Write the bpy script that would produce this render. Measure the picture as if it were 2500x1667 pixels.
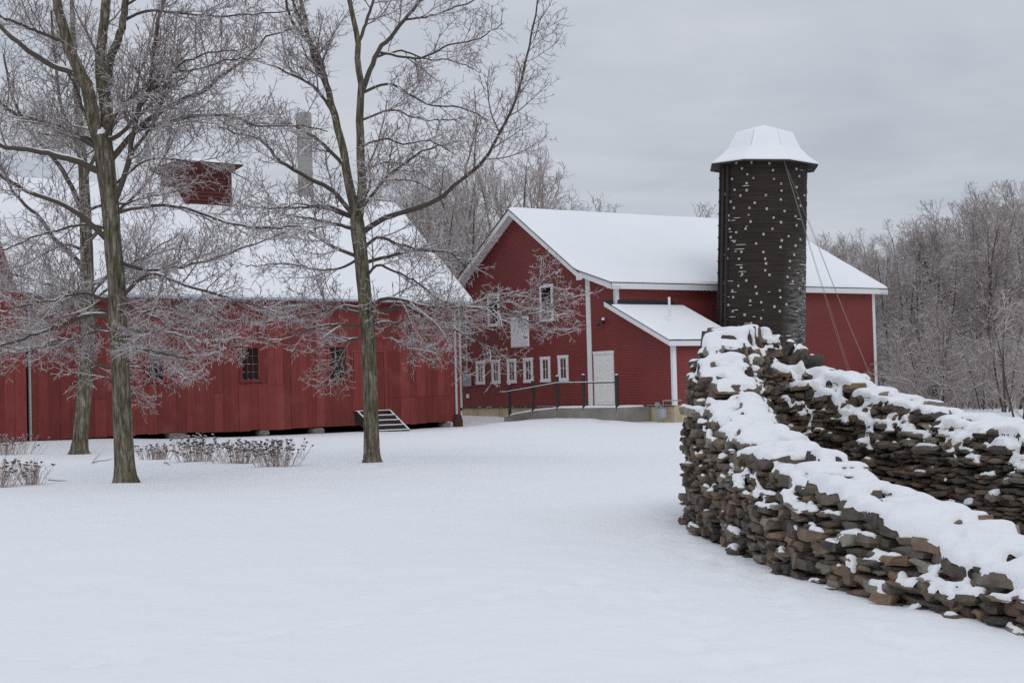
import bpy, math, random
import numpy as np
from mathutils import Vector, Matrix
from mathutils.bvhtree import BVHTree
random.seed(7)
RNG = np.random.default_rng(11)
SC = bpy.context.scene
COL = SC.collection
for o in list(bpy.data.objects):
    bpy.data.objects.remove(o)

# ------------------------------------------------------------------ camera
FPX, PIT, ROL, CZ = 3770.45, 0.0308, 0.0263, 1.65       # focal length in photo pixels, pitch, roll, eye height
cam_d = bpy.data.cameras.new('camera')
cam_d.sensor_width = 36.0
cam_d.lens = FPX / 2500 * 36
cam_d.clip_end = 3000
cam = bpy.data.objects.new('camera', cam_d)
COL.objects.link(cam)
cam.matrix_world = (Matrix.Translation((0, 0, CZ)) @ Matrix.Rotation(math.pi / 2 + PIT, 4, 'X')
                    @ Matrix.Rotation(-ROL, 4, 'Z'))
SC.camera = cam

# ------------------------------------------------------------------ sky and sun (overcast winter day)
SUN_EL, SUN_AZ = math.radians(46), math.radians(172)    # azimuth from +Y towards +X
world = bpy.data.worlds.new('World')
SC.world = world
world.use_nodes = True
wt = world.node_tree
wt.nodes.clear()
wo = wt.nodes.new('ShaderNodeOutputWorld')
bg = wt.nodes.new('ShaderNodeBackground')
bg.inputs['Strength'].default_value = 0.1
sky = wt.nodes.new('ShaderNodeTexSky')
sky.sky_type = 'NISHITA'
sky.sun_disc = False
sky.sun_elevation = SUN_EL
sky.sun_rotation = SUN_AZ
geo = wt.nodes.new('ShaderNodeTexCoord')
sep = wt.nodes.new('ShaderNodeSeparateXYZ')
wt.links.new(geo.outputs['Generated'], sep.inputs[0])
def wmath(op, a, b=None, clamp=False):
    n = wt.nodes.new('ShaderNodeMath'); n.operation = op; n.use_clamp = clamp
    for i, v in enumerate((a, b)):
        if v is None: continue
        if isinstance(v, (int, float)): n.inputs[i].default_value = v
        else: wt.links.new(v, n.inputs[i])
    return n.outputs[0]
zc = wmath('MAXIMUM', sep.outputs[2], 0.0)
den = wmath('ADD', zc, 0.10)
cx = wmath('DIVIDE', sep.outputs[0], den)
cy = wmath('DIVIDE', sep.outputs[1], den)
comb = wt.nodes.new('ShaderNodeCombineXYZ')
wt.links.new(cx, comb.inputs[0]); wt.links.new(cy, comb.inputs[1])
def wnoise(scale, detail, rough, dist=0.0):
    n = wt.nodes.new('ShaderNodeTexNoise')
    n.inputs['Scale'].default_value = scale; n.inputs['Detail'].default_value = detail
    n.inputs['Roughness'].default_value = rough; n.inputs['Distortion'].default_value = dist
    wt.links.new(comb.outputs[0], n.inputs['Vector'])
    return n.outputs[0]
n1 = wnoise(0.55, 5, 0.55, 0.6)
n2 = wnoise(1.9, 6, 0.6, 0.3)
nn = wmath('ADD', wmath('MULTIPLY', n1, 0.7), wmath('MULTIPLY', n2, 0.3))
ramp = wt.nodes.new('ShaderNodeValToRGB')
ramp.color_ramp.elements[0].position = 0.37
ramp.color_ramp.elements[0].color = (4.15, 4.58, 5.15, 1)
ramp.color_ramp.elements[1].position = 0.64
ramp.color_ramp.elements[1].color = (5.95, 6.10, 6.60, 1)
wt.links.new(nn, ramp.inputs[0])
# CIE-like overcast: the deck brightens evenly towards the zenith
grad = wmath('ADD', wmath('MULTIPLY', zc, 0.55), 1.0)
vm = wt.nodes.new('ShaderNodeVectorMath'); vm.operation = 'SCALE'
wt.links.new(ramp.outputs[0], vm.inputs[0]); wt.links.new(grad, vm.inputs['Scale'])
mixw = wt.nodes.new('ShaderNodeMix'); mixw.data_type = 'RGBA'
mixw.inputs[0].default_value = 0.94
wt.links.new(sky.outputs[0], mixw.inputs[6]); wt.links.new(vm.outputs[0], mixw.inputs[7])
wt.links.new(mixw.outputs[2], bg.inputs['Color'])
wt.links.new(bg.outputs[0], wo.inputs['Surface'])

sun_d = bpy.data.lights.new('sun', 'SUN')
sun_d.energy = 0.5
sun_d.angle = math.radians(28)
sun_d.color = (1.0, 0.97, 0.93)
sun = bpy.data.objects.new('sun', sun_d)
COL.objects.link(sun)
sdir = Vector((math.sin(SUN_AZ) * math.cos(SUN_EL), math.cos(SUN_AZ) * math.cos(SUN_EL), math.sin(SUN_EL)))
sun.rotation_euler = sdir.to_track_quat('Z', 'Y').to_euler()
sun.location = (20, -10, 40)

SC.view_settings.view_transform = 'Standard'
SC.view_settings.look = 'None'
SC.view_settings.exposure = 0.0
SC.view_settings.gamma = 1.0
SC.view_settings.use_curve_mapping = False
SC.render.engine = 'CYCLES'
SC.cycles.use_denoising = False
SC.cycles.use_adaptive_sampling = False
SC.cycles.max_bounces = 5
SC.cycles.diffuse_bounces = 4
SC.cycles.glossy_bounces = 2
SC.cycles.transmission_bounces = 2
SC.render.use_persistent_data = False

# ------------------------------------------------------------------ pixel helpers (photo pixels -> directions)
def ray(x, y):
    xx, yy = x - 1250.0, 833.5 - y
    c, s = math.cos(ROL), math.sin(ROL)
    a, b = c * xx + s * yy, -s * xx + c * yy
    c, s = math.cos(PIT), math.sin(PIT)
    return np.array([a, FPX * c - b * s, FPX * s + b * c])
def at_depth(x, y, d):
    r = ray(x, y); r = r * (d / r[1]); return np.array([r[0], r[1], r[2] + CZ])
def c3b(x, y): return (x / 2.61375, 650 + y / 2.61375)
def c4b(x, y): return (700 + x / 3.1367, 650 + y / 3.1367)
def c5(x, y): return (1100 + x / 2.57, 450 + y / 2.57)
def c6(x, y): return (1650 + x / 2.307, 270 + y / 2.307)
def c4(x, y): return (1420 + x / 6.533, 640 + y / 6.533)
def c7(x, y): return (1100 + x / 3.794, 840 + y / 3.794)
def cst(x, y): return (840 + x / 6.918, 960 + y / 6.918)
def K1(x, y): return (x / 2.24, y / 2.24)
def K2(x, y): return (600 + x / 2.24, y / 2.24)

# ------------------------------------------------------------------ materials
MATS = {}
class NT:
    """small node-tree builder"""
    def __init__(s, name):
        s.m = bpy.data.materials.new(name); s.m.use_nodes = True
        s.t = s.m.node_tree; s.b = s.t.nodes['Principled BSDF']; MATS[name] = s.m
    def n(s, typ, **kw):
        nd = s.t.nodes.new(typ)
        for k, v in kw.items(): setattr(nd, k, v)
        return nd
    def L(s, a, b): s.t.links.new(a, b)
    def coord(s, kind='Object', scale=(1, 1, 1)):
        tc = s.n('ShaderNodeTexCoord'); mp = s.n('ShaderNodeMapping'); mp.inputs['Scale'].default_value = scale
        s.L(tc.outputs[kind], mp.inputs[0]); return mp.outputs[0]
    def pos(s, scale=(1, 1, 1)):
        g = s.n('ShaderNodeNewGeometry'); mp = s.n('ShaderNodeMapping'); mp.inputs['Scale'].default_value = scale
        s.L(g.outputs['Position'], mp.inputs[0]); return mp.outputs[0]
    def noise(s, vec, scale, detail=4, rough=.55, dist=0):
        n = s.n('ShaderNodeTexNoise'); n.inputs['Scale'].default_value = scale; n.inputs['Detail'].default_value = detail
        n.inputs['Roughness'].default_value = rough; n.inputs['Distortion'].default_value = dist
        s.L(vec, n.inputs['Vector']); return n.outputs[0]
    def ramp(s, fac, stops):
        r = s.n('ShaderNodeValToRGB'); e = r.color_ramp.elements
        while len(e) < len(stops): e.new(0.5)
        for el, (p, c) in zip(e, stops):
            el.position = p; el.color = (c[0], c[1], c[2], 1) if not isinstance(c, (int, float)) else (c, c, c, 1)
        s.L(fac, r.inputs[0]); return r.outputs[0]
    def mix(s, fac, a, b, blend='MIX'):
        m = s.n('ShaderNodeMix', data_type='RGBA', blend_type=blend)
        for i, v in ((0, fac), (6, a), (7, b)):
            if isinstance(v, (int, float)): m.inputs[i].default_value = v
            elif isinstance(v, tuple): m.inputs[i].default_value = (v[0], v[1], v[2], 1)
            else: s.L(v, m.inputs[i])
        return m.outputs[2]
    def math(s, op, a, b=None, clamp=False):
        n = s.n('ShaderNodeMath', operation=op, use_clamp=clamp)
        for i, v in enumerate((a, b)):
            if v is None: continue
            if isinstance(v, (int, float)): n.inputs[i].default_value = v
            else: s.L(v, n.inputs[i])
        return n.outputs[0]
    def bump(s, h, strength=.3, dist=.01):
        b = s.n('ShaderNodeBump'); b.inputs['Strength'].default_value = strength; b.inputs['Distance'].default_value = dist
        s.L(h, b.inputs['Height']); s.L(b.outputs[0], s.b.inputs['Normal'])
    def out(s, col, rough=.7, spec=.3):
        if isinstance(col, tuple): s.b.inputs['Base Color'].default_value = (*col, 1)
        else: s.L(col, s.b.inputs['Base Color'])
        if isinstance(rough, (int, float)): s.b.inputs['Roughness'].default_value = rough
        else: s.L(rough, s.b.inputs['Roughness'])
        s.b.inputs['Specular IOR Level'].default_value = spec
        return s.m
    def objrand(s):
        return s.n('ShaderNodeObjectInfo').outputs['Random']
    def nz(s):
        g = s.n('ShaderNodeNewGeometry'); sp = s.n('ShaderNodeSeparateXYZ'); s.L(g.outputs['Normal'], sp.inputs[0]); return sp.outputs[2]

def simple(name, col, rough=.6, spec=.3, var=.12, scale=3.0, bump=0.0):
    t = NT(name); v = t.coord('Object')
    n = t.noise(v, scale, 5)
    c = t.mix(n, tuple(x * (1 - var) for x in col), tuple(min(1, x * (1 + var)) for x in col))
    if bump: t.bump(t.noise(v, scale * 8, 4), bump, .01)
    return t.out(c, rough, spec)

def make_materials():
    # ground snow: soft hummocks and wind crust
    t = NT('snow_ground'); v = t.pos()
    a = t.noise(v, .9, 4); b = t.noise(v, 7, 5, .6); c = t.noise(v, 45, 3, .6)
    col = t.mix(t.noise(v, .35, 4), (.84, .86, .895), (.90, .91, .93))
    e = t.noise(t.pos((1, .55, 1)), 2.4, 5, .62)
    h = t.math('ADD', t.math('ADD', t.math('MULTIPLY', e, 2.2), t.math('MULTIPLY', b, .9)), t.math('MULTIPLY', c, .12))
    t.bump(h, .45, .04)
    t.out(col, .75, .2)
    t = NT('snow_roof'); v = t.pos()
    t.bump(t.noise(v, 3, 5, .6), .25, .05)
    t.out(t.mix(t.noise(v, .5, 4), (.85, .87, .90), (.91, .92, .94)), .75, .2)
    t = NT('snow_clump'); v = t.pos()
    t.bump(t.math('ADD', t.noise(v, 22, 6, .7), t.math('MULTIPLY', t.noise(v, 90, 3, .6), .5)), .7, .018)
    t.out(t.mix(t.noise(v, 6, 4), (.85, .865, .90), (.92, .93, .945)), .7, .25)
    # stone: every piece its own tint, with mottling and lichen
    t = NT('stone'); v = t.pos()
    at = t.n('ShaderNodeAttribute', attribute_name='rnd')
    r = t.math('FRACT', t.math('ADD', t.objrand(), at.outputs['Fac']))
    tint = t.ramp(r, [(0, (.050, .041, .035)), (.20, (.115, .090, .070)), (.38, (.200, .148, .106)), (.52, (.080, .062, .052)),
                      (.68, (.285, .190, .120)), (.78, (.135, .092, .072)), (.90, (.32, .285, .23)), (1, (.100, .085, .074))])
    m1 = t.noise(v, 5, 6, .6); m2 = t.noise(v, 26, 5, .65)
    col = t.mix(1.0, tint, t.ramp(m1, [(.25, .55), (.75, 1.35)]), 'MULTIPLY')
    col = t.mix(t.ramp(m2, [(.5, 0), (.72, .5)]), col, (.21, .20, .17))
    t.bump(t.math('ADD', t.math('MULTIPLY', t.noise(v, 11, 5, .65), 2.0), t.math('ADD', m2, t.math('MULTIPLY', t.noise(v, 70, 4, .6), .6))), .9, .018)
    t.out(col, .72, .35)
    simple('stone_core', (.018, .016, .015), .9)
    # bark
    t = NT('bark'); v = t.pos((1, 1, .16)); v2 = t.pos()
    n1 = t.noise(v, 17, 7, .72, .5); n2 = t.noise(v2, 2.2, 4)
    col = t.ramp(n1, [(.35, (.032, .026, .019)), (.49, (.140, .118, .086)), (.65, (.38, .34, .27))])
    col = t.mix(t.ramp(n2, [(.45, 0), (.68, .55)]), col, (.085, .078, .034))     # mossy side
    t.bump(n1, 1.0, .05)
    t.out(col, .85, .2)
    t = NT('branch_bark'); v2 = t.pos()
    n1 = t.noise(v2, 25, 4)
    t.out(t.mix(n1, (.042, .030, .022), (.105, .078, .058)), .6, .4)
    # glazed twigs: reddish-brown wood under a skin of ice, rime on the upper side
    t = NT('twig_ice'); v = t.pos()
    n = t.math('ADD', t.nz(), t.math('MULTIPLY', t.math('SUBTRACT', t.noise(v, 9, 3), .5), 1.2))
    wood = t.mix(t.noise(v, 3, 3), (.13, .085, .077), (.22, .170, .160))
    t.out(t.mix(t.ramp(n, [(.20, 0), (.68, .75)]), wood, (.68, .68, .69)), .35, .5)
    t = NT('twig_far'); v = t.pos()
    n = t.math('ADD', t.nz(), t.math('MULTIPLY', t.math('SUBTRACT', t.noise(v, 2, 3), .5), 1.4))
    r = t.objrand()
    wood = t.mix(r, (.25, .200, .185), (.35, .295, .275))
    t.out(t.mix(t.ramp(n, [(.25, 0), (.8, .75)]), wood, (.78, .78, .80)), .6, .3)
    t = NT('icicle')
    t.out((.70, .71, .73), .15, .5)
    # barn red, vertical boards: every board its own tint, streaked down the grain
    t = NT('red_board'); v = t.coord('Object', (1, 1, .10))
    r = t.objrand(); n = t.noise(v, 14, 6, .65); w = t.noise(t.coord('Object'), 1.1, 4)
    c = t.mix(r, (.165, .034, .030), (.245, .052, .045))
    c = t.mix(1.0, c, t.ramp(n, [(.2, .72), (.8, 1.22)]), 'MULTIPLY')
    c = t.mix(t.ramp(w, [(.52, 0), (.75, .45)]), c, (.30, .095, .082))
    wn = t.noise(t.coord('Object', (1, 1, .35)), 9, 5, .7)
    c = t.mix(t.ramp(wn, [(.70, 0), (.80, .35)]), c, (.36, .22, .20))
    t.bump(n, .35, .01)
    t.out(c, .75, .2)
    t = NT('red_clapboard'); v = t.coord('Object', (.12, .12, 1))
    n = t.noise(v, 9, 4); w = t.noise(t.coord('Object'), .45, 4)
    c = t.mix(n, (.182, .036, .032), (.232, .048, .043))
    c = t.mix(1.0, c, t.ramp(w, [(.3, .88), (.7, 1.1)]), 'MULTIPLY')
    t.out(c, .6, .3)
    t = NT('white_paint'); v = t.coord('Object')
    t.out(t.mix(t.noise(v, 1.5, 5), (.70, .70, .71), (.80, .80, .80)), .5, .35)
    simple('door_paint', (.80, .79, .76), .45, .35, .04)
    simple('soffit', (.80, .79, .81), .7, .2, .04)
    t = NT('glass_dark'); v = t.pos()
    t.out(t.mix(t.noise(v, 1.2, 3), (.004, .005, .006), (.020, .021, .022)), .12, .12)
    t = NT('glass_curtain'); v = t.coord('Object', (1, 1, .4))
    t.out(t.ramp(t.noise(v, 5, 4, .6, .8), [(.42, (.015, .017, .018)), (.60, (.16, .165, .16)), (.75, (.04, .042, .04))]), .08, .6)
    t = NT('concrete'); v = t.coord('Object')
    a = t.noise(v, 1.0, 6, .6); b = t.noise(v, 18, 4)
    c = t.ramp(a, [(.3, (.19, .18, .155)), (.6, (.28, .265, .235)), (.8, (.40, .38, .34))])
    t.bump(b, .3, .01); t.out(c, .85, .2)
    t = NT('foundation'); v = t.coord('Object', (1, 1, .6))
    a = t.noise(v, 1.3, 5, .6)
    c = t.ramp(a, [(.3, (.42, .34, .22)), (.55, (.56, .47, .33)), (.75, (.60, .53, .42))])
    t.out(c, .85, .2)
    simple('metal_black', (.022, .020, .022), .45, .5)
    simple('metal_grey', (.33, .36, .39), .45, .5, .08)
    simple('galvanised', (.42, .48, .52), .42, .5, .08)
    simple('shingle', (.045, .047, .055), .85, .2, .3, 12)
    simple('roof_flashing', (.035, .040, .042), .6, .3)
    simple('red_dull', (.105, .034, .031), .85, .2, .3, 5)  # darker, duller red than the wall boards, for the cupola
    simple('chimney_block', (.33, .325, .30), .85, .2, .12, 4, .3)
    simple('dark_wood', (.040, .032, .030), .8, .25, .4, 8, .3)
    simple('rust_brown', (.085, .035, .028), .8, .2, .3, 6)
    simple('field_stone', (.20, .19, .175), .85, .2, .3, 6, .4)
    simple('crawl_dark', (.012, .011, .010), .95, .1)
    simple('dry_stem', (.33, .235, .195), .8, .2, .35, 20)
    simple('dry_head', (.068, .046, .046), .85, .2, .35, 20)
    # silo: near-black courses, greyed and peeled low on one side
    t = NT('silo_wood'); v = t.coord('Object', (.35, .35, 5)); v2 = t.coord('Object')
    n = t.noise(v, 3.0, 6, .7); z = t.n('ShaderNodeSeparateXYZ'); t.L(v2, z.inputs[0])
    c = t.ramp(n, [(.25, (.016, .013, .011)), (.55, (.040, .031, .025)), (.8, (.080, .061, .048))])
    brown = t.noise(t.coord('Object', (1, 1, 2)), 1.3, 4)
    c = t.mix(t.ramp(brown, [(.58, 0), (.8, .6)]), c, (.065, .038, .030))
    side = t.math('MULTIPLY', t.math('ADD', z.outputs[0], -.45), .95, True)
    low = t.math('MULTIPLY', t.math('SUBTRACT', 8.0, z.outputs[2]), .17, True)
    wear = t.math('MULTIPLY', t.math('MULTIPLY', side, low), 1.5)
    wn = t.noise(t.coord('Object', (1.0, 1.0, 7.0)), 2.4, 7, .75)
    wf = t.math('MULTIPLY', t.ramp(wear, [(.05, 0), (.75, .9)]), t.ramp(wn, [(.44, 0), (.60, 1)]))
    c = t.mix(wf, c, (.32, .31, .29))
    t.bump(n, .5, .02); t.out(c, .8, .25)
    simple('silo_block', (.46, .42, .38), .8, .2, .12)
    simple('silo_block_rust', (.38, .26, .19), .8, .2, .2)
    simple('cable', (.24, .20, .18), .5, .4)
make_materials()
M = MATS

# ------------------------------------------------------------------ mesh helpers
def tag(o, label=None, cat=None, group=None, kind=None):
    if label: o['label'] = label
    if cat: o['category'] = cat
    if group: o['group'] = group
    if kind: o['kind'] = kind
    return o
def link(name, me, parent=None):
    o = bpy.data.objects.new(name, me); COL.objects.link(o)
    if parent is not None: o.parent = parent
    return o
def empty(name, loc=(0, 0, 0), rz=0.0):
    o = bpy.data.objects.new(name, None); COL.objects.link(o)
    o.location = loc; o.rotation_euler = (0, 0, rz); o.empty_display_size = .3
    return o
def np_mesh(name, V, F, mat, smooth=False):
    """fast mesh from arrays; F is (n,3) or (n,4)"""
    V = np.asarray(V, np.float32); F = np.asarray(F, np.int32)
    me = bpy.data.meshes.new(name)
    me.vertices.add(len(V)); me.vertices.foreach_set('co', V.ravel())
    k = F.shape[1]
    me.loops.add(F.size); me.loops.foreach_set('vertex_index', F.ravel())
    me.polygons.add(len(F)); me.polygons.foreach_set('loop_start', np.arange(0, F.size, k, dtype=np.int32))
    me.polygons.foreach_set('use_smooth', np.full(len(F), smooth))
    me.update(calc_edges=True)
    me.materials.append(M[mat] if isinstance(mat, str) else mat)
    return me
class MB:
    """collects boxes, prisms and bars into one mesh"""
    def __init__(s): s.v = []; s.f = []
    def add(s, V, F):
        b = len(s.v); s.v += [tuple(p) for p in V]; s.f += [tuple(i + b for i in q) for q in F]; return s
    def box(s, x0, x1, y0, y1, z0, z1):
        V = [(x, y, z) for z in (z0, z1) for y in (y0, y1) for x in (x0, x1)]
        return s.add(V, [(0, 2, 3, 1), (4, 5, 7, 6), (0, 1, 5, 4), (2, 6, 7, 3), (0, 4, 6, 2), (1, 3, 7, 5)])
    def prism(s, poly, y0, y1):
        """polygon in (x,z), extruded along y"""
        n = len(poly); V = [(x, y0, z) for x, z in poly] + [(x, y1, z) for x, z in poly]
        return s.add(V, [tuple(range(n)), tuple(range(2 * n - 1, n - 1, -1))] + [(i, i + n, (i + 1) % n + n, (i + 1) % n) for i in range(n)])
    def hexa(s, b, t):
        """bottom quad, top quad"""
        return s.add(list(b) + list(t), [(3, 2, 1, 0), (4, 5, 6, 7)] + [(i, (i + 1) % 4, (i + 1) % 4 + 4, i + 4) for i in range(4)])
    def tube(s, pts, r, n=8, cap=True):
        pts = [Vector(p) for p in pts]; rs = r if isinstance(r, (list, tuple)) else [r] * len(pts)
        rings = []
        for i, p in enumerate(pts):
            d = (pts[min(i + 1, len(pts) - 1)] - pts[max(i - 1, 0)]).normalized()
            a = Vector((0, 0, 1)) if abs(d.z) < .9 else Vector((1, 0, 0))
            u = d.cross(a).normalized(); w = d.cross(u).normalized()
            rings.append([p + (u * math.cos(2 * math.pi * k / n) + w * math.sin(2 * math.pi * k / n)) * rs[i] for k in range(n)])
        V = [q for rr in rings for q in rr]
        F = [(i * n + k, i * n + (k + 1) % n, (i + 1) * n + (k + 1) % n, (i + 1) * n + k) for i in range(len(pts) - 1) for k in range(n)]
        if cap: F += [tuple(range(n - 1, -1, -1)), tuple((len(pts) - 1) * n + k for k in range(n))]
        return s.add(V, F)
    def build(s, name, mat, parent=None, bevel=0.0, smooth=False, seg=1):
        me = bpy.data.meshes.new(name); me.from_pydata([tuple(p) for p in s.v], [], s.f); me.update()
        me.materials.append(M[mat])
        import bmesh
        bm = bmesh.new(); bm.from_mesh(me); bmesh.ops.recalc_face_normals(bm, faces=bm.faces); bm.to_mesh(me); bm.free()
        if smooth:
            me.polygons.foreach_set('use_smooth', [True] * len(me.polygons))
        o = link(name, me, parent)
        if bevel:
            b = o.modifiers.new('bevel', 'BEVEL'); b.width = bevel; b.segments = seg; b.limit_method = 'ANGLE'; b.angle_limit = math.radians(40)
        return o
def box(name, mat, parent, x0, x1, y0, y1, z0, z1, bevel=0.0):
    return MB().box(x0, x1, y0, y1, z0, z1).build(name, mat, parent, bevel)

# ------------------------------------------------------------------ terrain
ANCH = np.array([  # x, y, z of the snow surface
    (0, 0, 0), (0, 8, 0), (-6, 12, 0), (5, 8, -.02), (3, 13, 0), (2.2, 18, 0), (6, 16, 0), (0, 20, .02), (-7.3, 29.3, .05), (-3, 34, .12), (-12, 44, .10),
    (-17, 50, .36), (-14.4, 51.7, .36), (-11.5, 54.2, .25), (-9, 56, .18), (-6.5, 58.2, .17), (-5, 59.6, .18), (-2.2, 61.8, .20), (-12, 57, .15), (-6, 62, .1), (-2.4, 69, .52), (3.0, 61.2, .50), (1.0, 60, .42), (5.97, 57.3, .26),
    (9, 62, .25), (16, 68, .2), (8, 50, .10), (2, 45, .12), (5, 35, .04), (15, 30, -.05), (20, 55, -.05), (12, 22, -.02), (30, 80, -.1), (-15, 25, .05), (-20, 38, .2),
    (-30, 80, .4), (0, 95, .4), (40, 40, -.2), (-40, 40, .3), (25, 110, 0), (60, 100, 0), (-60, 100, .5), (0, 200, .5), (100, 200, .5), (-100, 200, .5)])
def gz(x, y):
    x = np.asarray(x, float); y = np.asarray(y, float)
    d2 = (x[..., None] - ANCH[:, 0]) ** 2 + (y[..., None] - ANCH[:, 1]) ** 2
    w = 1.0 / (d2 + 2.0) ** 2
    return (w * ANCH[:, 2]).sum(-1) / w.sum(-1)
def gz1(x, y): return float(gz(np.array([x]), np.array([y]))[0])
def hash2(ix, iy, seed):
    h = (ix.astype(np.int64) * 374761393 + iy.astype(np.int64) * 668265263 + seed * 2147483647) & 0xFFFFFFFF
    h = ((h ^ (h >> 13)) * 1274126177) & 0xFFFFFFFF
    return ((h ^ (h >> 16)) & 0xFFFFFF) / float(0xFFFFFF)
def vnoise(x, y, seed=0):
    x0 = np.floor(x); y0 = np.floor(y); fx = x - x0; fy = y - y0
    fx = fx * fx * (3 - 2 * fx); fy = fy * fy * (3 - 2 * fy)
    a = hash2(x0, y0, seed); b = hash2(x0 + 1, y0, seed); c = hash2(x0, y0 + 1, seed); d = hash2(x0 + 1, y0 + 1, seed)
    return (a * (1 - fx) + b * fx) * (1 - fy) + (c * (1 - fx) + d * fx) * fy
def fbm(x, y, seed=0, oct=4):
    s = 0; a = .5
    for i in range(oct):
        s = s + a * vnoise(x, y, seed + i * 17); x = x * 2.03; y = y * 2.03; a *= .5
    return s

TREE_BASES = []      # (x, y) of trunks: snow wells and small skirts
def make_ground():
    def axis(fine0, fine1, step, lo, hi, grow):
        a = list(np.arange(fine0, fine1 + 1e-6, step)); s = step
        while a[-1] < hi: s *= grow; a.append(a[-1] + s)
        s = step; b = []
        p = fine0
        while p > lo: s *= grow; p -= s; b.append(p)
        return np.array(b[::-1] + a)
    xs = axis(-5.5, 5.5, .085, -900, 900, 1.07); ys = axis(7.0, 24, .085, -60, 1500, 1.045)
    X, Y = np.meshgrid(xs, ys)
    Z = np.zeros_like(X)
    for i in range(len(ys)): Z[i] = gz(X[i], Y[i])
    near = np.clip(1 - (Y - 30) / 60, 0, 1)
    Z += (fbm(X * .35, Y * .35, 3) - .47) * .10 * np.clip((Y + 5) / 20, .3, 1) * (.3 + .7 * near)
    Z += (fbm(X * 1.6, Y * 1.1, 5) - .47) * .06 * near
    Z += (fbm(X * 5.5, Y * 3.0, 9, 3) - .44) * .024 * np.clip(1 - (Y - 8) / 20, 0, 1)
    # wind-scoured ripples and half-filled old footprints in the foreground
    for (ax, ay, bx, by, n, w) in ((1.55, 17.2, 2.45, 8.2, 34, .16), (-3.2, 9.5, .4, 12.5, 14, .3), (.6, 14.5, 1.4, 9.0, 16, .25)):
        for k in range(n):
            f = k / (n - 1); px = ax + (bx - ax) * f + random.uniform(-w, w); py = ay + (by - ay) * f + random.uniform(-.12, .12)
            r = random.uniform(.06, .12); d2 = ((X - px) / r) ** 2 + ((Y - py) / (r * 1.7)) ** 2
            Z -= random.uniform(.015, .045) * np.exp(-d2) - .008 * np.exp(-((np.sqrt(d2) - 1.6) ** 2) * 3)
    for (tx, ty) in TREE_BASES:
        d = np.sqrt((X - tx) ** 2 + (Y - ty) ** 2)
        Z += .05 * np.exp(-((d - .55) / .25) ** 2) - .02 * np.exp(-(d / .3) ** 2)
    # trodden, thin snow in front of the ramp
    for k in range(26):
        px, py = random.uniform(2.2, 5.2), random.uniform(54.5, 58.5); r = random.uniform(.15, .35)
        Z += random.uniform(-.07, .05) * np.exp(-(((X - px) / r) ** 2 + ((Y - py) / r) ** 2))
    nx, ny = len(xs), len(ys)
    idx = np.arange(nx * ny).reshape(ny, nx)
    F = np.stack([idx[:-1, :-1], idx[:-1, 1:], idx[1:, 1:], idx[1:, :-1]], -1).reshape(-1, 4)
    me = np_mesh('snow_ground', np.stack([X, Y, Z], -1).reshape(-1, 3), F, 'snow_ground', True)
    tag(link('snow_ground', me), kind='structure')

# ------------------------------------------------------------------ the big clapboard barn
BX, BY, BA = 3.0991, 61.5639, -0.9598
W, E1, E2, L = 9.4697, 1.7193, 3.2941, 14.71
Z0 = -.7474 + CZ; ZR = 7.9474 + CZ; ZW = 7.4255 + CZ; ZE = 3.9098 + CZ; ZLT = 1.6869 + CZ; ZS = 3.138 + CZ; OG = .47; OG2 = .54
BU = np.array([math.cos(BA), math.sin(BA)]); BV = np.array([-BU[1], BU[0]])
def blocal(P): d = np.array(P[:2]) - (BX, BY); return np.array([d @ BU, d @ BV, P[2]])
def on_gable(p, t=0.0):
    """photo pixel -> (along gable, height) on the plane t metres behind the gable"""
    r = ray(*p); o = np.array([BX, BY]) + BV * t; k = (o @ BV) / (r[:2] @ BV); P = r * k
    return float((P[:2] - (BX, BY)) @ BU), float(P[2] + CZ)
def on_long(p, s=E1):
    r = ray(*p); o = np.array([BX, BY]) + BU * s; k = (o @ BU) / (r[:2] @ BU); P = r * k
    return float((P[:2] - (BX, BY)) @ BV), float(P[2] + CZ)

def clapboards(name, parent, span, z0, z1, axis, off, expo=.102):
    """lapped boards on a wall; span(z) -> (lo, hi); axis 'x': wall in the x-z plane facing -y at y=off; axis 'y': facing +x at x=off"""
    V = []; F = []
    n = int((z1 - z0) / expo) + 1
    for i in range(n):
        za, zb = z0 + i * expo, min(z0 + (i + 1) * expo + .012, z1)
        if zb - za < .015: continue
        lo, hi = span((za + zb) / 2)
        if hi - lo < .05: continue
        lo2, hi2 = span(zb); lo1, hi1 = span(za)
        b = len(V); pro = .020
        if axis == 'x':
            V += [(lo1, off - pro, za), (hi1, off - pro, za), (hi2, off - .004, zb), (lo2, off - .004, zb), (lo1, off + .02, za), (hi1, off + .02, za)]
        else:
            V += [(off + pro, lo1, za), (off + pro, hi1, za), (off + .004, hi2, zb), (off + .004, lo2, zb), (off - .02, lo1, za), (off - .02, hi1, za)]
        F += [(b, b + 1, b + 2, b + 3), (b + 4, b + 5, b + 1, b)]
    m = MB(); m.add(V, F)
    o = m.build(name, 'red_clapboard', parent); tag(o, kind='stuff')
    return o
def frame_ring(m, x0, x1, z0, z1, w, ya, yb, sill=0):
    m.box(x0, x1, ya, yb, z1 - w, z1); m.box(x0, x1, ya, yb, z0, z0 + w)
    m.box(x0, x0 + w, ya, yb, z0 + w, z1 - w); m.box(x1 - w, x1, ya, yb, z0 + w, z1 - w)
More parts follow.
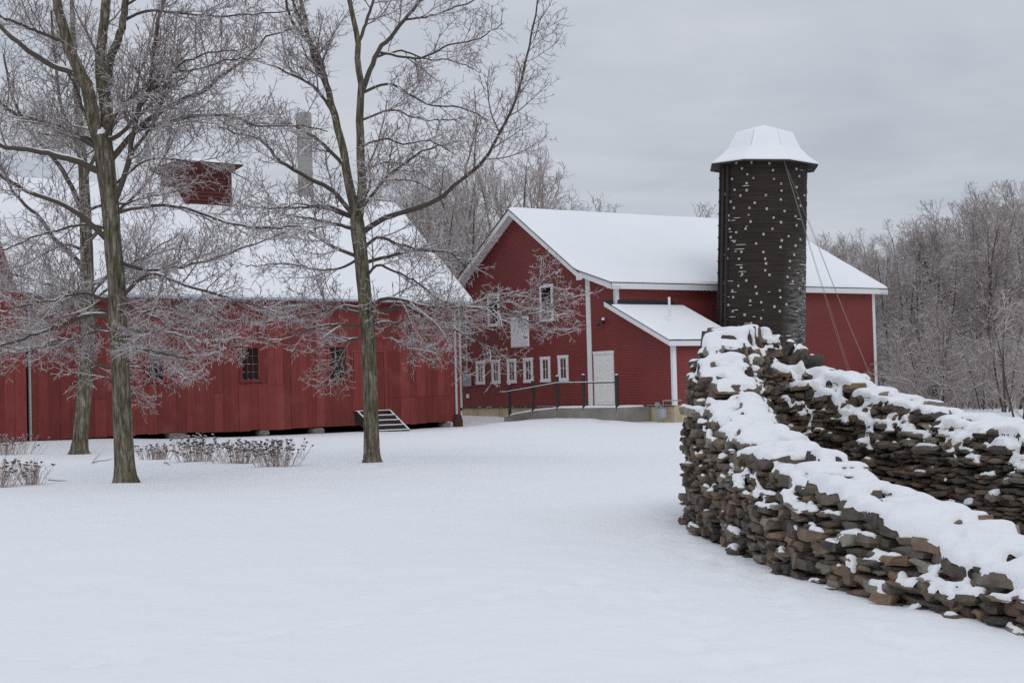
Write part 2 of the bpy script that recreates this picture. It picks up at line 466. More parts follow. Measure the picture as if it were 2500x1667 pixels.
def sash(parent, x0, x1, z0, z1, y, cols, rows, glass, bar='white_paint', fw=.035, mw=.018):
    """one opening: sash frame, panes and glazing bars, y = outer plane, facing -y"""
    m = MB(); frame_ring(m, x0, x1, z0, z1, fw, y, y + .04)
    s = m.build('sash', bar, parent)
    pw = (x1 - x0 - 2 * fw) / cols; ph = (z1 - z0 - 2 * fw) / rows
    for c in range(cols):
        for r in range(rows):
            box('pane', glass, parent, x0 + fw + c * pw, x0 + fw + (c + 1) * pw, y + .026, y + .034, z0 + fw + r * ph, z0 + fw + (r + 1) * ph)
    m = MB()
    for c in range(1, cols): m.box(x0 + fw + c * pw - mw / 2, x0 + fw + c * pw + mw / 2, y + .008, y + .030, z0 + fw, z1 - fw)
    for r in range(1, rows): m.box(x0 + fw, x1 - fw, y + .010, y + .029, z0 + fw + r * ph - mw / 2, z0 + fw + r * ph + mw / 2)
    m.build('glazing_bars', bar, parent)
    return s

def snow_slab(name, parent, quad, thick, nrm, n=(14, 8), seed=0, inset=.05):
    """a blanket of snow on a roof plane given by its 4 corners (a,b lower edge; c,d upper edge), edges rounded off"""
    a, b, c, d = [Vector(q) for q in quad]
    nu, nv = 44, 26
    us = np.concatenate([[0, .004, .012, .025], np.linspace(.05, .95, nu - 8), [.975, .988, .996, 1]])
    vs = np.concatenate([[0, .006, .018, .04], np.linspace(.07, .93, nv - 8), [.96, .982, .994, 1]])
    A = np.array(a); B = np.array(b); C = np.array(c); D = np.array(d); N = np.array(Vector(nrm).normalized())
    U, V_ = np.meshgrid(us, vs)
    P = ((1 - U)[..., None] * A + U[..., None] * B) * (1 - V_)[..., None] + ((1 - U)[..., None] * D + U[..., None] * C) * V_[..., None]
    lu = np.linalg.norm(B - A); lv = np.linalg.norm(D - A)
    eu = np.minimum(U, 1 - U) * lu; ev = np.minimum(V_, 1 - V_) * lv
    e = np.minimum(eu, ev)
    T = thick * np.sqrt(np.clip(e / .10, 0, 1)) * (.82 + .36 * fbm(U * lu * .5 + seed, V_ * lv * .5, seed)) + .006
    T[e <= 0] = -.004
    wob = (fbm(U * lu * 1.2, V_ * lv * 1.2, seed + 5) - .47) * .05
    P = P + N * T[..., None]
    P += ((D - A) / lv) * (wob * (e < .2))[..., None]
    idx = np.arange(U.size).reshape(U.shape)
    F = np.stack([idx[:-1, :-1], idx[:-1, 1:], idx[1:, 1:], idx[1:, :-1]], -1).reshape(-1, 4)
    return link(name, np_mesh(name, P.reshape(-1, 3), F, 'snow_roof', True), parent)

def make_barn():
    root = empty('clapboard_barn', (BX, BY, 0), BA)
    tag(root, 'large red clapboard barn with white trim and snow-covered gable roof', 'barn')
    xm = -W / 2
    # roof lines in the gable plane (x, z of the wall underside)
    slope = (ZW - (4.3797 + CZ)) / (W / 2)
    def zmain(x): return ZW - abs(x - xm) * slope
    ext0 = on_gable(c4(135, 165), -OG); ext1 = on_gable(c4(455, 372), -OG)      # underside of extension rake
    es = (zmain(0) + .07 - ZE - .03) / E1
    def zext(x): return ZE + .03 + (E1 - x) * es
    # --- walls (solid cores set behind the boards)
    core = MB()
    core.prism([(-W, Z0), (0, Z0), (0, zmain(0) - .03), (xm, ZW - .03), (-W, zmain(-W) - .03)], .03, L)
    core.prism([(-.01, Z0), (E1 - .02, Z0), (E1 - .02, zext(E1) - .05), (-.01, zext(0) - .05)], .032, L - .002)
    core.build('wall', 'crawl_dark', root)
    def span_main(z):
        if z <= zmain(0): return (-W, 0)
        d = (ZW - z) / slope; return (xm - d, xm + d)
    clapboards('clapboards', root, span_main, Z0, ZW - .05, 'x', 0.0)
    def zlean(x): return ZLT + .05 + (E1 + E2 - x) * (ZS - ZLT) / E2
    def span_ext(z):
        hi = E1 if z < zext(E1) else E1 - (z - zext(E1)) / es
        return (0, max(hi, .02))
    def span_ext2(z):
        hi = E1 + E2 if z < zlean(E1 + E2) else E1 + E2 - (z - zlean(E1 + E2)) / ((ZS - ZLT) / E2)
        return (0, hi) if hi > E1 else span_ext(z)
    clapboards('clapboards', root, span_ext2, Z0, zext(0) - .03, 'x', 0.004)
    clapboards('clapboards', root, lambda z: (0, L), Z0, zext(E1), 'y', E1)
    # lean-to
    tl = 3.02
    lean = MB()
    lean.prism([(E1, Z0), (E1 + E2 - .03, Z0), (E1 + E2 - .03, ZLT - .02), (E1, ZS - .05)], .034, tl - .03)
    lean.build('wall', 'crawl_dark', root)
    clapboards('clapboards', root, lambda z: (0, tl), Z0, ZLT + .06, 'y', E1 + E2)
    # foundation
    fz = -.4
    box('foundation', 'foundation', root, -W + .02, E1 + E2 - .01, .012, .32, fz, Z0 - .012)
    box('foundation', 'foundation', root, E1 + E2 - .31, E1 + E2 - .02, .33, tl, fz, Z0 - .014)
    box('foundation', 'foundation', root, E1 - .3, E1 - .02, tl, L, fz, Z0 - .016)
    m = MB(); m.box(-W, E1 + E2 + .02, -.028, .02, Z0 - .05, Z0 - .008); m.build('drip_edge', 'shingle', root)
    for sx in (-8.2, -6.5, 4.35):
        box('foundation_joint', 'concrete', root, sx, sx + .012, .006, .02, fz, Z0 - .06)
    # corner trims
    def trim(x0, x1, y0, y1, z0, z1): box('corner_trim', 'white_paint', root, x0, x1, y0, y1, z0, z1, .006)
    trim(-W - .03, -W + .11, -.045, .10, Z0 - .02, zmain(-W))
    trim(-.125, .135, -.055, .02, Z0 - .03, zmain(0) + .02)
    trim(E1 - .10, E1 + .036, -.042, -.002, ZS - .15, zext(E1) + .02)
    trim(E1 - .002, E1 + .038, -.0418, .15, ZS - .15, zext(E1) + .02)
    trim(E1 + E2 - .10, E1 + E2 + .036, -.043, -.001, Z0 - .02, ZLT + .06)
    trim(E1 + E2 - .002, E1 + E2 + .038, -.0415, .13, Z0 - .02, ZLT + .06)
    trim(E1 - .002, E1 + .034, L - .14, L + .03, Z0 - .02, zext(E1) + .02)
    # --- main roof: slabs of shingled deck, white rakes and fascia, soffit
    y0, y1 = -OG, L + OG2
    th = .16
    xe = E1 + .35; zxe = ZE + .02 - .35 * es
    ze0 = zext(0)
    dz = .20
    xl = -W - .32
    def up(p, d): return (p[0], p[1] + d)
    zl_ = zmain(-W) - .32 * slope
    # shingle edge profile: kinked on the right side
    xi = (ze0 - zmain(0)) / (-slope + es) if slope != es else -.5      # where the shallower pitch meets the main slope
    xi = max(min(xi, -.05), -1.6)
    prof = [(xl, zl_ + dz), (xm, ZW + dz)]
    # beyond the silo the slope runs straight from ridge to eave
    def zroof(x, t):
        a = max(zmain(max(x, xm)), zext(x) if x > xi - .05 else -9); b = ZW + (zxe - ZW) * (max(x, xm) - xm) / (xe - xm)
        f = min(max((t - 2.5) / 6.5, 0), 1); f = f * f * (3 - 2 * f)
        return a * (1 - f) + b * f
    gx = np.linspace(xm, xe, 24); gt = np.linspace(y0 - .034, y1 + .034, 30)
    V = [(x, t, zroof(x, t) + dz) for t in gt for x in gx] + [(x, t, zroof(x, t) + dz - .035) for t in gt for x in gx]
    k0 = len(gx) * len(gt)
    F = [(i * 24 + j, i * 24 + j + 1, (i + 1) * 24 + j + 1, (i + 1) * 24 + j) for i in range(29) for j in range(23)]
    F += [tuple(q + k0 for q in f) for f in F]
    for i in range(29): F += [(i * 24, (i + 1) * 24, (i + 1) * 24 + k0, i * 24 + k0), (i * 24 + 23, (i + 1) * 24 + 23, (i + 1) * 24 + 23 + k0, i * 24 + 23 + k0)]
    for j in range(23): F += [(j, j + 1, j + 1 + k0, j + k0), (29 * 24 + j, 29 * 24 + j + 1, 29 * 24 + j + 1 + k0, 29 * 24 + j + k0)]
    MB().add(V, F).build('roof_deck', 'shingle', root)
    MB().prism([(xm, ZW - .05), (0, zmain(0) - .05), (xe - .4, zxe + dz), (xm, ZW + dz - .08)], L - .1, L).build('wall', 'red_clapboard', root)
    MB().prism([(xm, ZW + dz - .27), (xe, zxe + dz - .24), (xe, zxe + dz - .031), (xm, ZW + dz - .034)], y1 - .028, y1 + .004).build('rake_board', 'white_paint', root)
    MB().prism([(xm, ZW + dz - .09), (xe, zxe + dz - .09), (xe, zxe + dz - .05), (xm, ZW + dz - .05)], L, y1 - .028).build('soffit', 'soffit', root)
    low = [(x, z - .035) for x, z in prof]
    for i in range(len(prof) - 1):
        MB().prism([low[i], low[i + 1], prof[i + 1], prof[i]], y0 - .03, y1 + .03).build('roof_deck', 'shingle', root)
    # rake boards (front and rear)
    for ya, yb in ((y0, y0 + .03), (y1 - .03, y1)):
        for (p, q) in (((xl, zl_), (xm, ZW)), ((xm, ZW), (0.02, zmain(0.02))), ((.03, ze0 + .02), (xe, zxe))):
            h = .235
            MB().prism([(p[0], p[1] + dz - .036 - h), (q[0], q[1] + dz - .036 - h), (q[0], q[1] + dz - .037), (p[0], p[1] + dz - .037)], ya, yb).build('rake_board', 'white_paint', root)
    MB().box(-.16, .22, y0 - .004, y0 + .02, zmain(0) - .12, zmain(0) + .14).build('rake_return', 'white_paint', root, .004)
    # soffits under the gable overhang
    for ya, yb in ((y0 + .03, .0), (L, y1 - .03)):
        for (p, q) in (((xl, zl_), (xm, ZW)), ((xm, ZW), (0, zmain(0))), ((0, ze0), (xe, zxe))):
            MB().prism([(p[0], p[1]), (q[0], q[1]), (q[0], q[1] + .03), (p[0], p[1] + .03)], ya, yb).build('soffit', 'soffit', root)
    # eave fascia and eave soffit
    MB().box(xe - .035, xe, y0, y1, zxe - .05, zxe + dz - .03).build('fascia', 'white_paint', root)
    MB().prism([(E1, zxe - .01), (xe - .035, zxe - .03), (xe - .035, zxe - .01), (E1, zxe + .02)], y0 + .03, y1 - .03).build('soffit', 'soffit', root)
    MB().box(xl, xl + .035, y0, y1, zl_ - .04, zl_ + dz - .03).build('fascia', 'white_paint', root)
    # snow on the roof
    ins = .05
    nl = Vector((-slope, 0, 1)); nr = Vector((slope, 0, 1)); nx = Vector((es, 0, 1))
    snow_slab('roof_snow', root, ((xl + .03, y0 - .01, zl_ + dz + .002), (xl + .03, y1 + .01, zl_ + dz + .002), (xm + .01, y1 + .01, ZW + dz + .003), (xm + .01, y0 - .01, ZW + dz + .003)), .08, nl, seed=3)
    # right side as one continuous blanket over the change of pitch
    nu, nv = 60, 46
    uu = np.concatenate([[0, .002, .005, .01], np.linspace(.02, .98, nu), [.99, .995, .998, 1]]); vv = np.concatenate([np.linspace(0, .03, 5), np.linspace(.05, .95, nv), np.linspace(.97, 1, 5)])
    px = xm - .02 + (xe - .02 - xm + .02) * vv
    ye_ = y1 + .02
    Yg, Vg = np.meshgrid(y0 - .02 + (ye_ - y0 + .02) * uu, vv)
    Xg = np.repeat(px[:, None], len(uu), 1); Zg = np.array([[zroof(a, b) + dz + .004 for a, b in zip(ra, rb)] for ra, rb in zip(Xg, Yg)])
    e = np.minimum(np.minimum(Yg - y0 + .02, ye_ - Yg), np.minimum(Xg * 0 + 9, (xe - .02 - Xg)))
    T = .085 * np.sqrt(np.clip(e / .1, 0, 1)) * (.85 + .3 * fbm(Xg * .5, Yg * .5, 8)) + .005
    T[e <= 1e-6] = -.004
    Zg = Zg + T
    idx = np.arange(Zg.size).reshape(Zg.shape)
    F = np.stack([idx[:-1, :-1], idx[:-1, 1:], idx[1:, 1:], idx[1:, :-1]], -1).reshape(-1, 4)
    link('roof_snow', np_mesh('roof_snow', np.stack([Xg, Yg, Zg], -1).reshape(-1, 3), F, 'snow_roof', True), root)
    MB().tube([(xm, y0 - .02, ZW + dz + .055), (xm, y1, ZW + dz + .055)], .035, 6).build('ridge_cap', 'rust_brown', root)
    # --- lean-to roof
    lx0, lz0 = E1 - .02, ZS + .06
    lx1 = E1 + E2 + .24; ls = (ZS - ZLT) / E2; lz1 = lz0 - (lx1 - lx0) * ls
    lt0, lt1 = -.36, tl + .30
    lx0b = lx0
    MB().prism([(lx0b - .28, lz0 + .28 * ls), (lx1, lz1), (lx1, lz1 + .04), (lx0b - .28, lz0 + .28 * ls + .04)], lt0, -.004).build('lean_to_deck', 'shingle', root)
    MB().prism([(lx0, lz0), (lx1, lz1), (lx1, lz1 + .04), (lx0, lz0 + .04)], -.004, lt1).build('lean_to_deck', 'shingle', root)
    h = .19
    for ya, yb in ((lt0 + .005, lt0 + .035), (lt1 - .03, lt1 - .003)):
        xa = lx0b - .28 if ya < 0 else lx0 + .04
        za = lz0 - (xa - lx0) * ls
        MB().prism([(xa, za - h), (lx1 - .01, lz1 - h), (lx1 - .01, lz1 - .003), (xa, za - .003)], ya, yb).build('rake_board', 'white_paint', root)
    MB().box(lx1 - .04, lx1 - .006, lt0 + .036, lt1 - .032, lz1 - h, lz1 + .0).build('fascia', 'white_paint', root)
    MB().prism([(lx0b - .25, lz0 + .25 * ls - .07), (lx1 - .05, lz1 - .07), (lx1 - .05, lz1 - .05), (lx0b - .25, lz0 + .25 * ls - .05)], lt0 + .036, -.022).build('soffit', 'soffit', root)
    MB().box(E1 + .021, E1 + .06, .05, tl - .1, lz0 - .1, lz0 + .17).build('flashing', 'roof_flashing', root)
    MB().prism([(lx0, lz0 + .041), (lx0 + .28, lz0 + .041 - .28 * ls), (lx0 + .28, lz0 + .055 - .28 * ls), (lx0, lz0 + .055)], .0, tl + .1).build('flashing', 'roof_flashing', root)
    snow_slab('lean_to_snow', root, ((lx1 - .01, lt0 - .005, lz1 + .042), (lx1 - .01, lt1 - .02, lz1 + .042), (lx0 + .20, lt1 - .02, lz0 + .042 - .20 * ls), (lx0 + .20, lt0 - .005, lz0 + .042 - .20 * ls)), .075, (ls, 0, 1), seed=12)
    # vent pipe on the lean-to roof
    vs, vz = on_gable(c4(1401, 765), .9)
    m = MB(); m.tube([(vs, .9, vz - .25), (vs, .9, vz + .50)], .048, 10); m.build('vent_pipe', 'white_paint', root, smooth=False)
    # --- windows of the gable
    def window(p0, p1, cols, rows, glass, tw, head=.03, rails=1):
        cxp = ((p0[0] + p1[0]) / 2, (p0[1] + p1[1]) / 2)
        x0, _ = on_gable((p0[0], cxp[1])); x1, _ = on_gable((p1[0], cxp[1])); _, z1 = on_gable((cxp[0], p0[1])); _, z0 = on_gable((cxp[0], p1[1]))
        w = MB()
        w.box(x0, x0 + tw, -.055, -.0, z0 + tw, z1 - tw); w.box(x1 - tw, x1, -.055, -.0, z0 + tw, z1 - tw)
        w.box(x0 - head, x1 + head, -.060, .001, z1 - tw, z1); w.box(x0 - head * .6, x1 + head * .6, -.075, .002, z0, z0 + tw)
        o = w.build('window', 'white_paint', root)
        if rails == 1: sash(o, x0 + tw, x1 - tw, z0 + tw, z1 - tw, -.040, cols, rows, glass)
        else:
            zm = (z0 + z1) / 2
            sash(o, x0 + tw, x1 - tw, zm - .02, z1 - tw, -.046, cols, rows, glass, bar='metal_black' if glass == 'glass_dark' else 'white_paint', fw=.03, mw=.012)
            sash(o, x0 + tw, x1 - tw, z0 + tw, zm + .02, -.036, cols, rows, glass, bar='metal_black' if glass == 'glass_dark' else 'white_paint', fw=.03, mw=.012)
        return o
    for a in ((243, 155, 320, 374), (385, 145, 463, 367), (531, 135, 612, 362), (683, 125, 767, 358), (840, 115, 928, 352), (1003, 102, 1095, 345)):
        window(c7(a[0], a[1]), c7(a[2], a[3]), 2, 2, 'glass_curtain', .11, .02)
    for a in ((237, 683, 310, 893), (565, 628, 648, 860)):
        window(c5(a[0], a[1]), c5(a[2], a[3]), 2, 3, 'glass_dark', .13, .03, 2)
    # loft door
    x0, _ = on_gable(c5(382, 925)); x1, _ = on_gable(c5(494, 925)); _, z1 = on_gable(c5(438, 831)); _, z0 = on_gable(c5(438, 1022))
    o = box('loft_door', 'white_paint', root, x0, x1, -.05, 0, z0, z1, .008)
    n = 5
    for i in range(n):
        box('board', 'white_paint', o, x0 + .03 + i * (x1 - x0 - .06) / n, x0 + .026 + (i + 1) * (x1 - x0 - .06) / n, -.062, -.049, z0 + .03, z1 - .03)
    box('hinge', 'metal_black', o, x1 - .32, x1 - .05, -.072, -.061, z0 + .38, z0 + .42); box('hinge', 'metal_black', o, x1 - .32, x1 - .05, -.072, -.061, z1 - .36, z1 - .33)
    # entrance door with raised panels
    x0, _ = on_gable(c7(1337, 320)); x1, _ = on_gable(c7(1520, 320)); _, z1 = on_gable(c7(1430, 64)); z0 = Z0
    tw = .115
    w = MB(); w.box(x0, x0 + tw, -.05, 0, z0, z1 - tw); w.box(x1 - tw * .55, x1, -.05, 0, z0, z1 - tw); w.box(x0 - .02, x1 + .02, -.058, .001, z1 - tw, z1)
    o = w.build('door', 'white_paint', root)
    dx0, dx1, dz1 = x0 + tw + .004, x1 - tw * .55 - .004, z1 - tw - .004
    leaf = box('door_leaf', 'door_paint', o, dx0, dx1, -.026, -.0, z0 + .03, dz1)
    mx = (dx0 + dx1) / 2
    for (a, b) in ((.15, .62), (.78, 1.42), (1.56, 1.80)):
        for (p, q) in ((dx0 + .10, mx - .05), (mx + .05, dx1 - .10)):
            m = MB(); frame_ring(m, p, q, z0 + a, z0 + b, .018, -.034, -.025); m.build('door_panel', 'door_paint', o)
    m = MB(); m.tube([(dx0 + .07, -.025, z0 + .95), (dx0 + .07, -.07, z0 + .95)], .028, 8); m.build('door_knob', 'metal_grey', o)
    m = MB(); m.tube([(dx0 + .07, -.025, z0 + 1.1), (dx0 + .07, -.045, z0 + 1.1)], .022, 8); m.build('deadbolt', 'metal_grey', o)
    box('threshold', 'metal_grey', o, dx0, dx1, -.06, -.002, z0 - .006, z0 + .028)
    # meter box and conduit, outlet, floodlight, gas meter
    def rect(p0, p1, t=-.05):
        cxp = ((p0[0] + p1[0]) / 2, (p0[1] + p1[1]) / 2)
        return on_gable((p0[0], cxp[1]), t)[0], on_gable((p1[0], cxp[1]), t)[0], on_gable((cxp[0], p1[1]), t)[1], on_gable((cxp[0], p0[1]), t)[1]
    x0, x1, z0, z1 = rect(c7(130, 288), c7(186, 390))
    o = box('meter_box', 'metal_grey', root, x0, x1, -.16, -.0, z0, z1, .012)
    m = MB(); m.tube([((x0 + x1) / 2 - .02, -.16, z0 + .3), ((x0 + x1) / 2 - .02, -.23, z0 + .3)], .085, 12); m.build('meter_dial', 'galvanised', o)
    xc = (x0 + x1) / 2; zt = on_gable(c5(108, 880))[1]
    m = MB(); m.tube([(xc, -.07, z1 - .01), (xc, -.07, zt + .6)], .04, 8); m.build('conduit', 'metal_grey', root)
    x0, x1, z0, z1 = rect(c7(149, 463), c7(167, 500))
    box('outlet_box', 'white_paint', root, x0, x1, -.08, -.0, z0, z1, .008)
    fx, fz_ = on_gable(c4(325, 955), -.1)
    o = MB().tube([(fx, .0, fz_), (fx, -.07, fz_)], .06, 10).build('floodlight', 'metal_black', root)
    for sgn, tilt in ((-1, -.10), (1, .06)):
        a = Vector((fx + sgn * .04, -.06, fz_)); b = Vector((fx + sgn * .20, -.20, fz_ + tilt + (.05 if sgn > 0 else 0)))
        l = MB().tube([a, a.lerp(b, .5), a.lerp(b, .55), b], [.025, .03, .06, .075], 10).build('lamp_head', 'metal_black', o)
        d = (b - a).normalized()
        MB().tube([b - d * .01, b + d * .012], .062, 10).build('lens', 'white_paint' if sgn > 0 else 'metal_black', o)
    gx, gzz = on_gable(c7(1955, 640), -.3)
    o = box('gas_meter', 'metal_grey', root, gx - .15, gx + .17, -.40, -.18, gzz - .20, gzz + .16, .05)
    m = MB(); m.tube([(gx - .26, -.28, -.2), (gx - .26, -.28, gzz + .42)], .025, 8); m.tube([(gx - .26, -.28, gzz + .30), (gx - .05, -.28, gzz + .30), (gx - .05, -.28, gzz + .1)], .022, 8)
    m.tube([(gx + .08, -.28, gzz + .1), (gx + .08, -.28, gzz + .47), (gx + 1.1, -.28, gzz + .47)], .022, 8); m.box(gx - .33, gx - .19, -.34, -.22, gzz + .26, gzz + .40)
    m.build('gas_pipe', 'metal_grey', o)
    return root

def make_ramp():
    tp = -1.30
    root = empty('concrete_ramp', (BX, BY, 0), BA)
    tag(root, 'low grey concrete ramp rising to the white entrance door', 'ramp')
    px = [(570, 652), (760, 617), (1000, 590), (1250, 583), (1550, 578), (1608, 578)]
    pts = [on_gable(c7(*p), tp) for p in px]
    zt = Z0 - .045
    pts = [(s, min(z, zt)) for s, z in pts]
    pts[-1] = (pts[-1][0], zt); pts[-2] = (pts[-2][0], zt); pts[-3] = (pts[-3][0], zt); 
    poly = [(pts[0][0] - .6, -.3)] + [(pts[0][0] - .6, pts[0][1] - .1)] + pts + [(pts[-1][0], -.3)]
    MB().prism(poly, tp, -.06).build('slab', 'concrete', root, .015)
    V = []; F = []
    n = 60; ss = np.linspace(pts[0][0] - .5, pts[-1][0] - .28, n); zz = np.interp(ss, [p[0] for p in [(pts[0][0] - .6, pts[0][1] - .1)] + pts], [p[1] for p in [(pts[0][0] - .6, pts[0][1] - .1)] + pts])
    ts = np.array([tp + .005, tp + .03, tp + .08, tp + .4, tp + .8, -.35, -.12, -.07])
    S, T_ = np.meshgrid(ss, ts); ZZ = np.repeat(zz[None], len(ts), 0)
    e = np.minimum(T_ - ts[0], 9) ; e = np.minimum(e, np.minimum(S - ss[0], ss[-1] - S))
    H = .055 * np.sqrt(np.clip(e / .08, 0, 1)) * (.6 + .8 * fbm(S * 2, T_ * 2, 4)) + .004; H[e <= 0] = -.003
    idx = np.arange(S.size).reshape(S.shape)
    link('ramp_snow', np_mesh('ramp_snow', np.stack([S, T_, ZZ + H], -1).reshape(-1, 3), np.stack([idx[:-1, :-1], idx[:-1, 1:], idx[1:, 1:], idx[1:, :-1]], -1).reshape(-1, 4), 'snow_roof', True), root)
    rail = empty('handrail', (BX, BY, 0), BA)
    tag(rail, 'black metal handrail on five posts along the concrete ramp', 'handrail')
    tr = tp + .06
    for x, ya, yb in ((546, 374, 640), (763, 338, 606), (990, 296, 580), (1233, 284, 573), (1541, 285, 578)):
        s, z1 = on_gable(c7(x - 1, ya), tr); s2, z0 = on_gable(c7(x + 2, yb), tr)
        s = (s + s2) / 2
        p = MB().tube([(s, tr, z0 - .15), (s, tr, z1)], .068, 10).build('post', 'metal_black', rail)
        MB().tube([(s, tr, z1 - .005), (s, tr, z1 + .02), (s, tr, z1 + .04)], [.066, .058, .02], 10).build('snow_cap', 'snow_clump', p)
    rp = [on_gable(c7(*p), tr) for p in ((476, 447), (530, 446), (560, 440), (763, 406), (975, 367), (1005, 362), (1233, 358), (1525, 353), (1566, 352))]
    pts = [(s, tr - .085, z) for s, z in rp]
    MB().tube(pts, .028, 8).build('rail', 'metal_black', rail)
    MB().tube([(s, t, z + .028) for s, t, z in pts[:-1]], .022, 6).build('rail_snow', 'snow_clump', rail)
    return root

# ------------------------------------------------------------------ the leaning silo
def make_silo():
    t, off = 5.6, 2.25
    c = np.array([BX, BY]) + BU * (E1 + off) + BV * t
    c = c - np.array([.20, .02])
    R = 1.73; H = 10.05
    root = empty('wooden_silo', (float(c[0]), float(c[1]), gz1(*c) - .1))
    ax = math.atan2(c[0], c[1])
    root.rotation_euler = Matrix.Rotation(.046, 3, Vector((-math.sin(ax) * 0, 1, 0)).normalized()).to_euler()
    tag(root, 'tall leaning round silo of blackened wood with snow-covered octagonal roof', 'silo')
    bpy.context.view_layer.update()
    MW = root.matrix_world.copy(); MI = MW.inverted()
    H = (MI @ Vector(at_depth(1862, 392, float(c[1]) - R * .9))).z
    # courses of stacked boards
    n = int(H / .088); seg = 48
    V = []; F = []
    rs = []
    for i in range(n):
        r = R + random.uniform(-.012, .012) + .02 * (1 - i / n); rs.append(r)
        for zz, rr in ((i * .088, r), (i * .088 + .074, r), (i * .088 + .0755, r - .018), (i * .088 + .0875, r - .018)):
            for k in range(seg):
                a = 2 * math.pi * k / seg; V.append((rr * math.cos(a), rr * math.sin(a), zz))
    for j in range(n * 4 - 1):
        for k in range(seg):
            F.append((j * seg + k, j * seg + (k + 1) % seg, (j + 1) * seg + (k + 1) % seg, (j + 1) * seg + k))
    o = MB().add(V, F).build('shaft', 'silo_wood', root)
    # white and rusty blocks nailed to the courses
    spots = [(427,293),(342,295),(527,298),(374,327),(297,355),(546,337),(319,386),(404,360),(438,381),(552,386),(677,330),(693,370),(400,410),(592,413),(266,428),(290,444),(333,447),(400,450),(594,452),(678,432),(277,472),(365,480),(507,477),(590,502),(687,494),(311,514),(445,520),(329,549),(416,549),(512,554),(611,567),(300,592),(411,588),(550,604),(300,618),(422,626),(591,630),(672,596),(305,667),(394,666),(543,667),(678,647),(342,686),(494,697),(311,714),(633,708),(331,738),(595,732),(453,749),(588,769),(295,780),(371,796),(493,797),(672,761),(291,832),(357,835),(503,835),(641,848),(370,884),(508,861),(638,886),(268,910),(375,921),(503,900),(527,925),(398,957),(287,960),(627,937),(656,962),(354,987),(280,982),(450,992),(321,1015),(584,1013),(456,1030),(325,1051),(588,1052),(420,1071),(481,1080),(554,1104),(621,1091),(298,1095),(323,1130),(584,1130),(389,1150),(280,1170),(480,1170),(425,1198),(737,372),(738,460),(722,478),(700,536),(699,726),(664,812),(693,1002)]
    rust = {(552,386),(507,477),(416,549),(411,588),(543,667),(438,381),(592,413),(638,886),(300,618)}
    O = MI @ Vector((0, 0, CZ))
    me = {}
    for mt in ('silo_block', 'silo_block_rust'):
        q = MB().box(-.006, .035, -.041, .041, -.044, .044); b = q.build('block', mt, root); me[mt] = b.data; bpy.data.objects.remove(b)
    for s in spots:
        d = (MI.to_3x3() @ Vector(ray(*c6(*s)))).normalized()
        a = d.x ** 2 + d.y ** 2; bq = 2 * (O.x * d.x + O.y * d.y); cq = O.x ** 2 + O.y ** 2 - (R + .01) ** 2
        disc = bq * bq - 4 * a * cq
        if disc <= 0: continue
        P = O + d * ((-bq - math.sqrt(disc)) / (2 * a))
        if not .1 < P.z < H: continue
        b = link('block', me['silo_block_rust' if s in rust else 'silo_block'], root)
        b.location = P; b.rotation_euler = (0, 0, math.atan2(P.y, P.x))
        b.scale = (1, random.uniform(.85, 1.1), random.uniform(.85, 1.15))
    # snow lodged on the course ledges: short arcs, more of it low down and on the weathered side
    V = []; F = []
    for i in range(2, n - 3):
        hfrac = i / n
        for q in range(int(1.2 + 8.5 * max(0, .95 - hfrac) ** 1.3)):
            a0 = random.choice([random.gauss(-.50, .30), random.gauss(-2.65, .30), random.uniform(-3.1, .3)])
            if random.random() < hfrac * .8: continue
            ln = random.uniform(.05, .30) * random.uniform(.5, 1); kk = max(3, int(ln / .05)); b = len(V); z = i * .088 + .0745; r = rs[i]
            for k in range(kk + 1):
                a = a0 + ln * k / kk; w = .005 + .013 * math.sin(math.pi * k / kk) * random.uniform(.3, 1)
                for rr, zz in ((r - .018, z), (r + .010, z - .004), (r + .004, z + w), (r - .018, z + w)):
                    V.append((rr * math.cos(a), rr * math.sin(a), zz))
            for k in range(kk):
                for e in range(4): F.append((b + k * 4 + e, b + k * 4 + (e + 1) % 4, b + (k + 1) * 4 + (e + 1) % 4, b + (k + 1) * 4 + e))
    tag(MB().add(V, F).build('ledge_snow', 'snow_clump', root), kind='stuff')
    # vertical chute posts on the left edge
    for da, w in ((-2.62, .07), (-2.78, .09), (-2.95, .06)):
        a = da
        x, y = (R + .05) * math.cos(a), (R + .05) * math.sin(a)
        MB().tube([(x, y, 0), (x, y, H - .15)], w, 6).build('post', 'dark_wood', root)
    for k in range(20):
        a = -2.9; z = .6 + k * .47; x, y = (R + .13) * math.cos(a), (R + .13) * math.sin(a)
        MB().box(x - .035, x + .05, y - .05, y + .05, z, z + .05).build('bracket', 'dark_wood', root)
    # octagonal bell roof: soffit, deck and snow
    angs = [math.radians(-90 + d) for d in (17 + 45 * k for k in range(8))]
    def ring(r, z): return [(r * math.cos(a), r * math.sin(a), z) for a in angs]
    prof = [(2.22, H - .02), (1.83, H + .26), (1.50, H + .58), (1.30, H + .98), (1.16, H + 1.24), (.0, H + 1.58)]
    def shell(pr, name, mat):
        V = []; F = []
        for r, z in pr: V += ring(max(r, .001), z)
        for i in range(len(pr) - 1):
            for k in range(8): F.append((i * 8 + k, i * 8 + (k + 1) % 8, (i + 1) * 8 + (k + 1) % 8, (i + 1) * 8 + k))
        return MB().add(V, F).build(name, mat, root)
    shell([(1.70, H + .02), (2.24, H - .10), (2.25, H - .03), (2.19, H + .0)] , 'soffit', 'dark_wood')
    shell([(r, z) for r, z in prof], 'roof', 'roof_flashing')
    sn = shell([(2.235, H - .03), (2.25, H + .02), (2.20, H + .055)] + [(r + .03, z + .05) for r, z in prof[1:-1]] + [(.5, H + 1.51), (0, H + 1.66)], 'roof_snow', 'snow_roof')
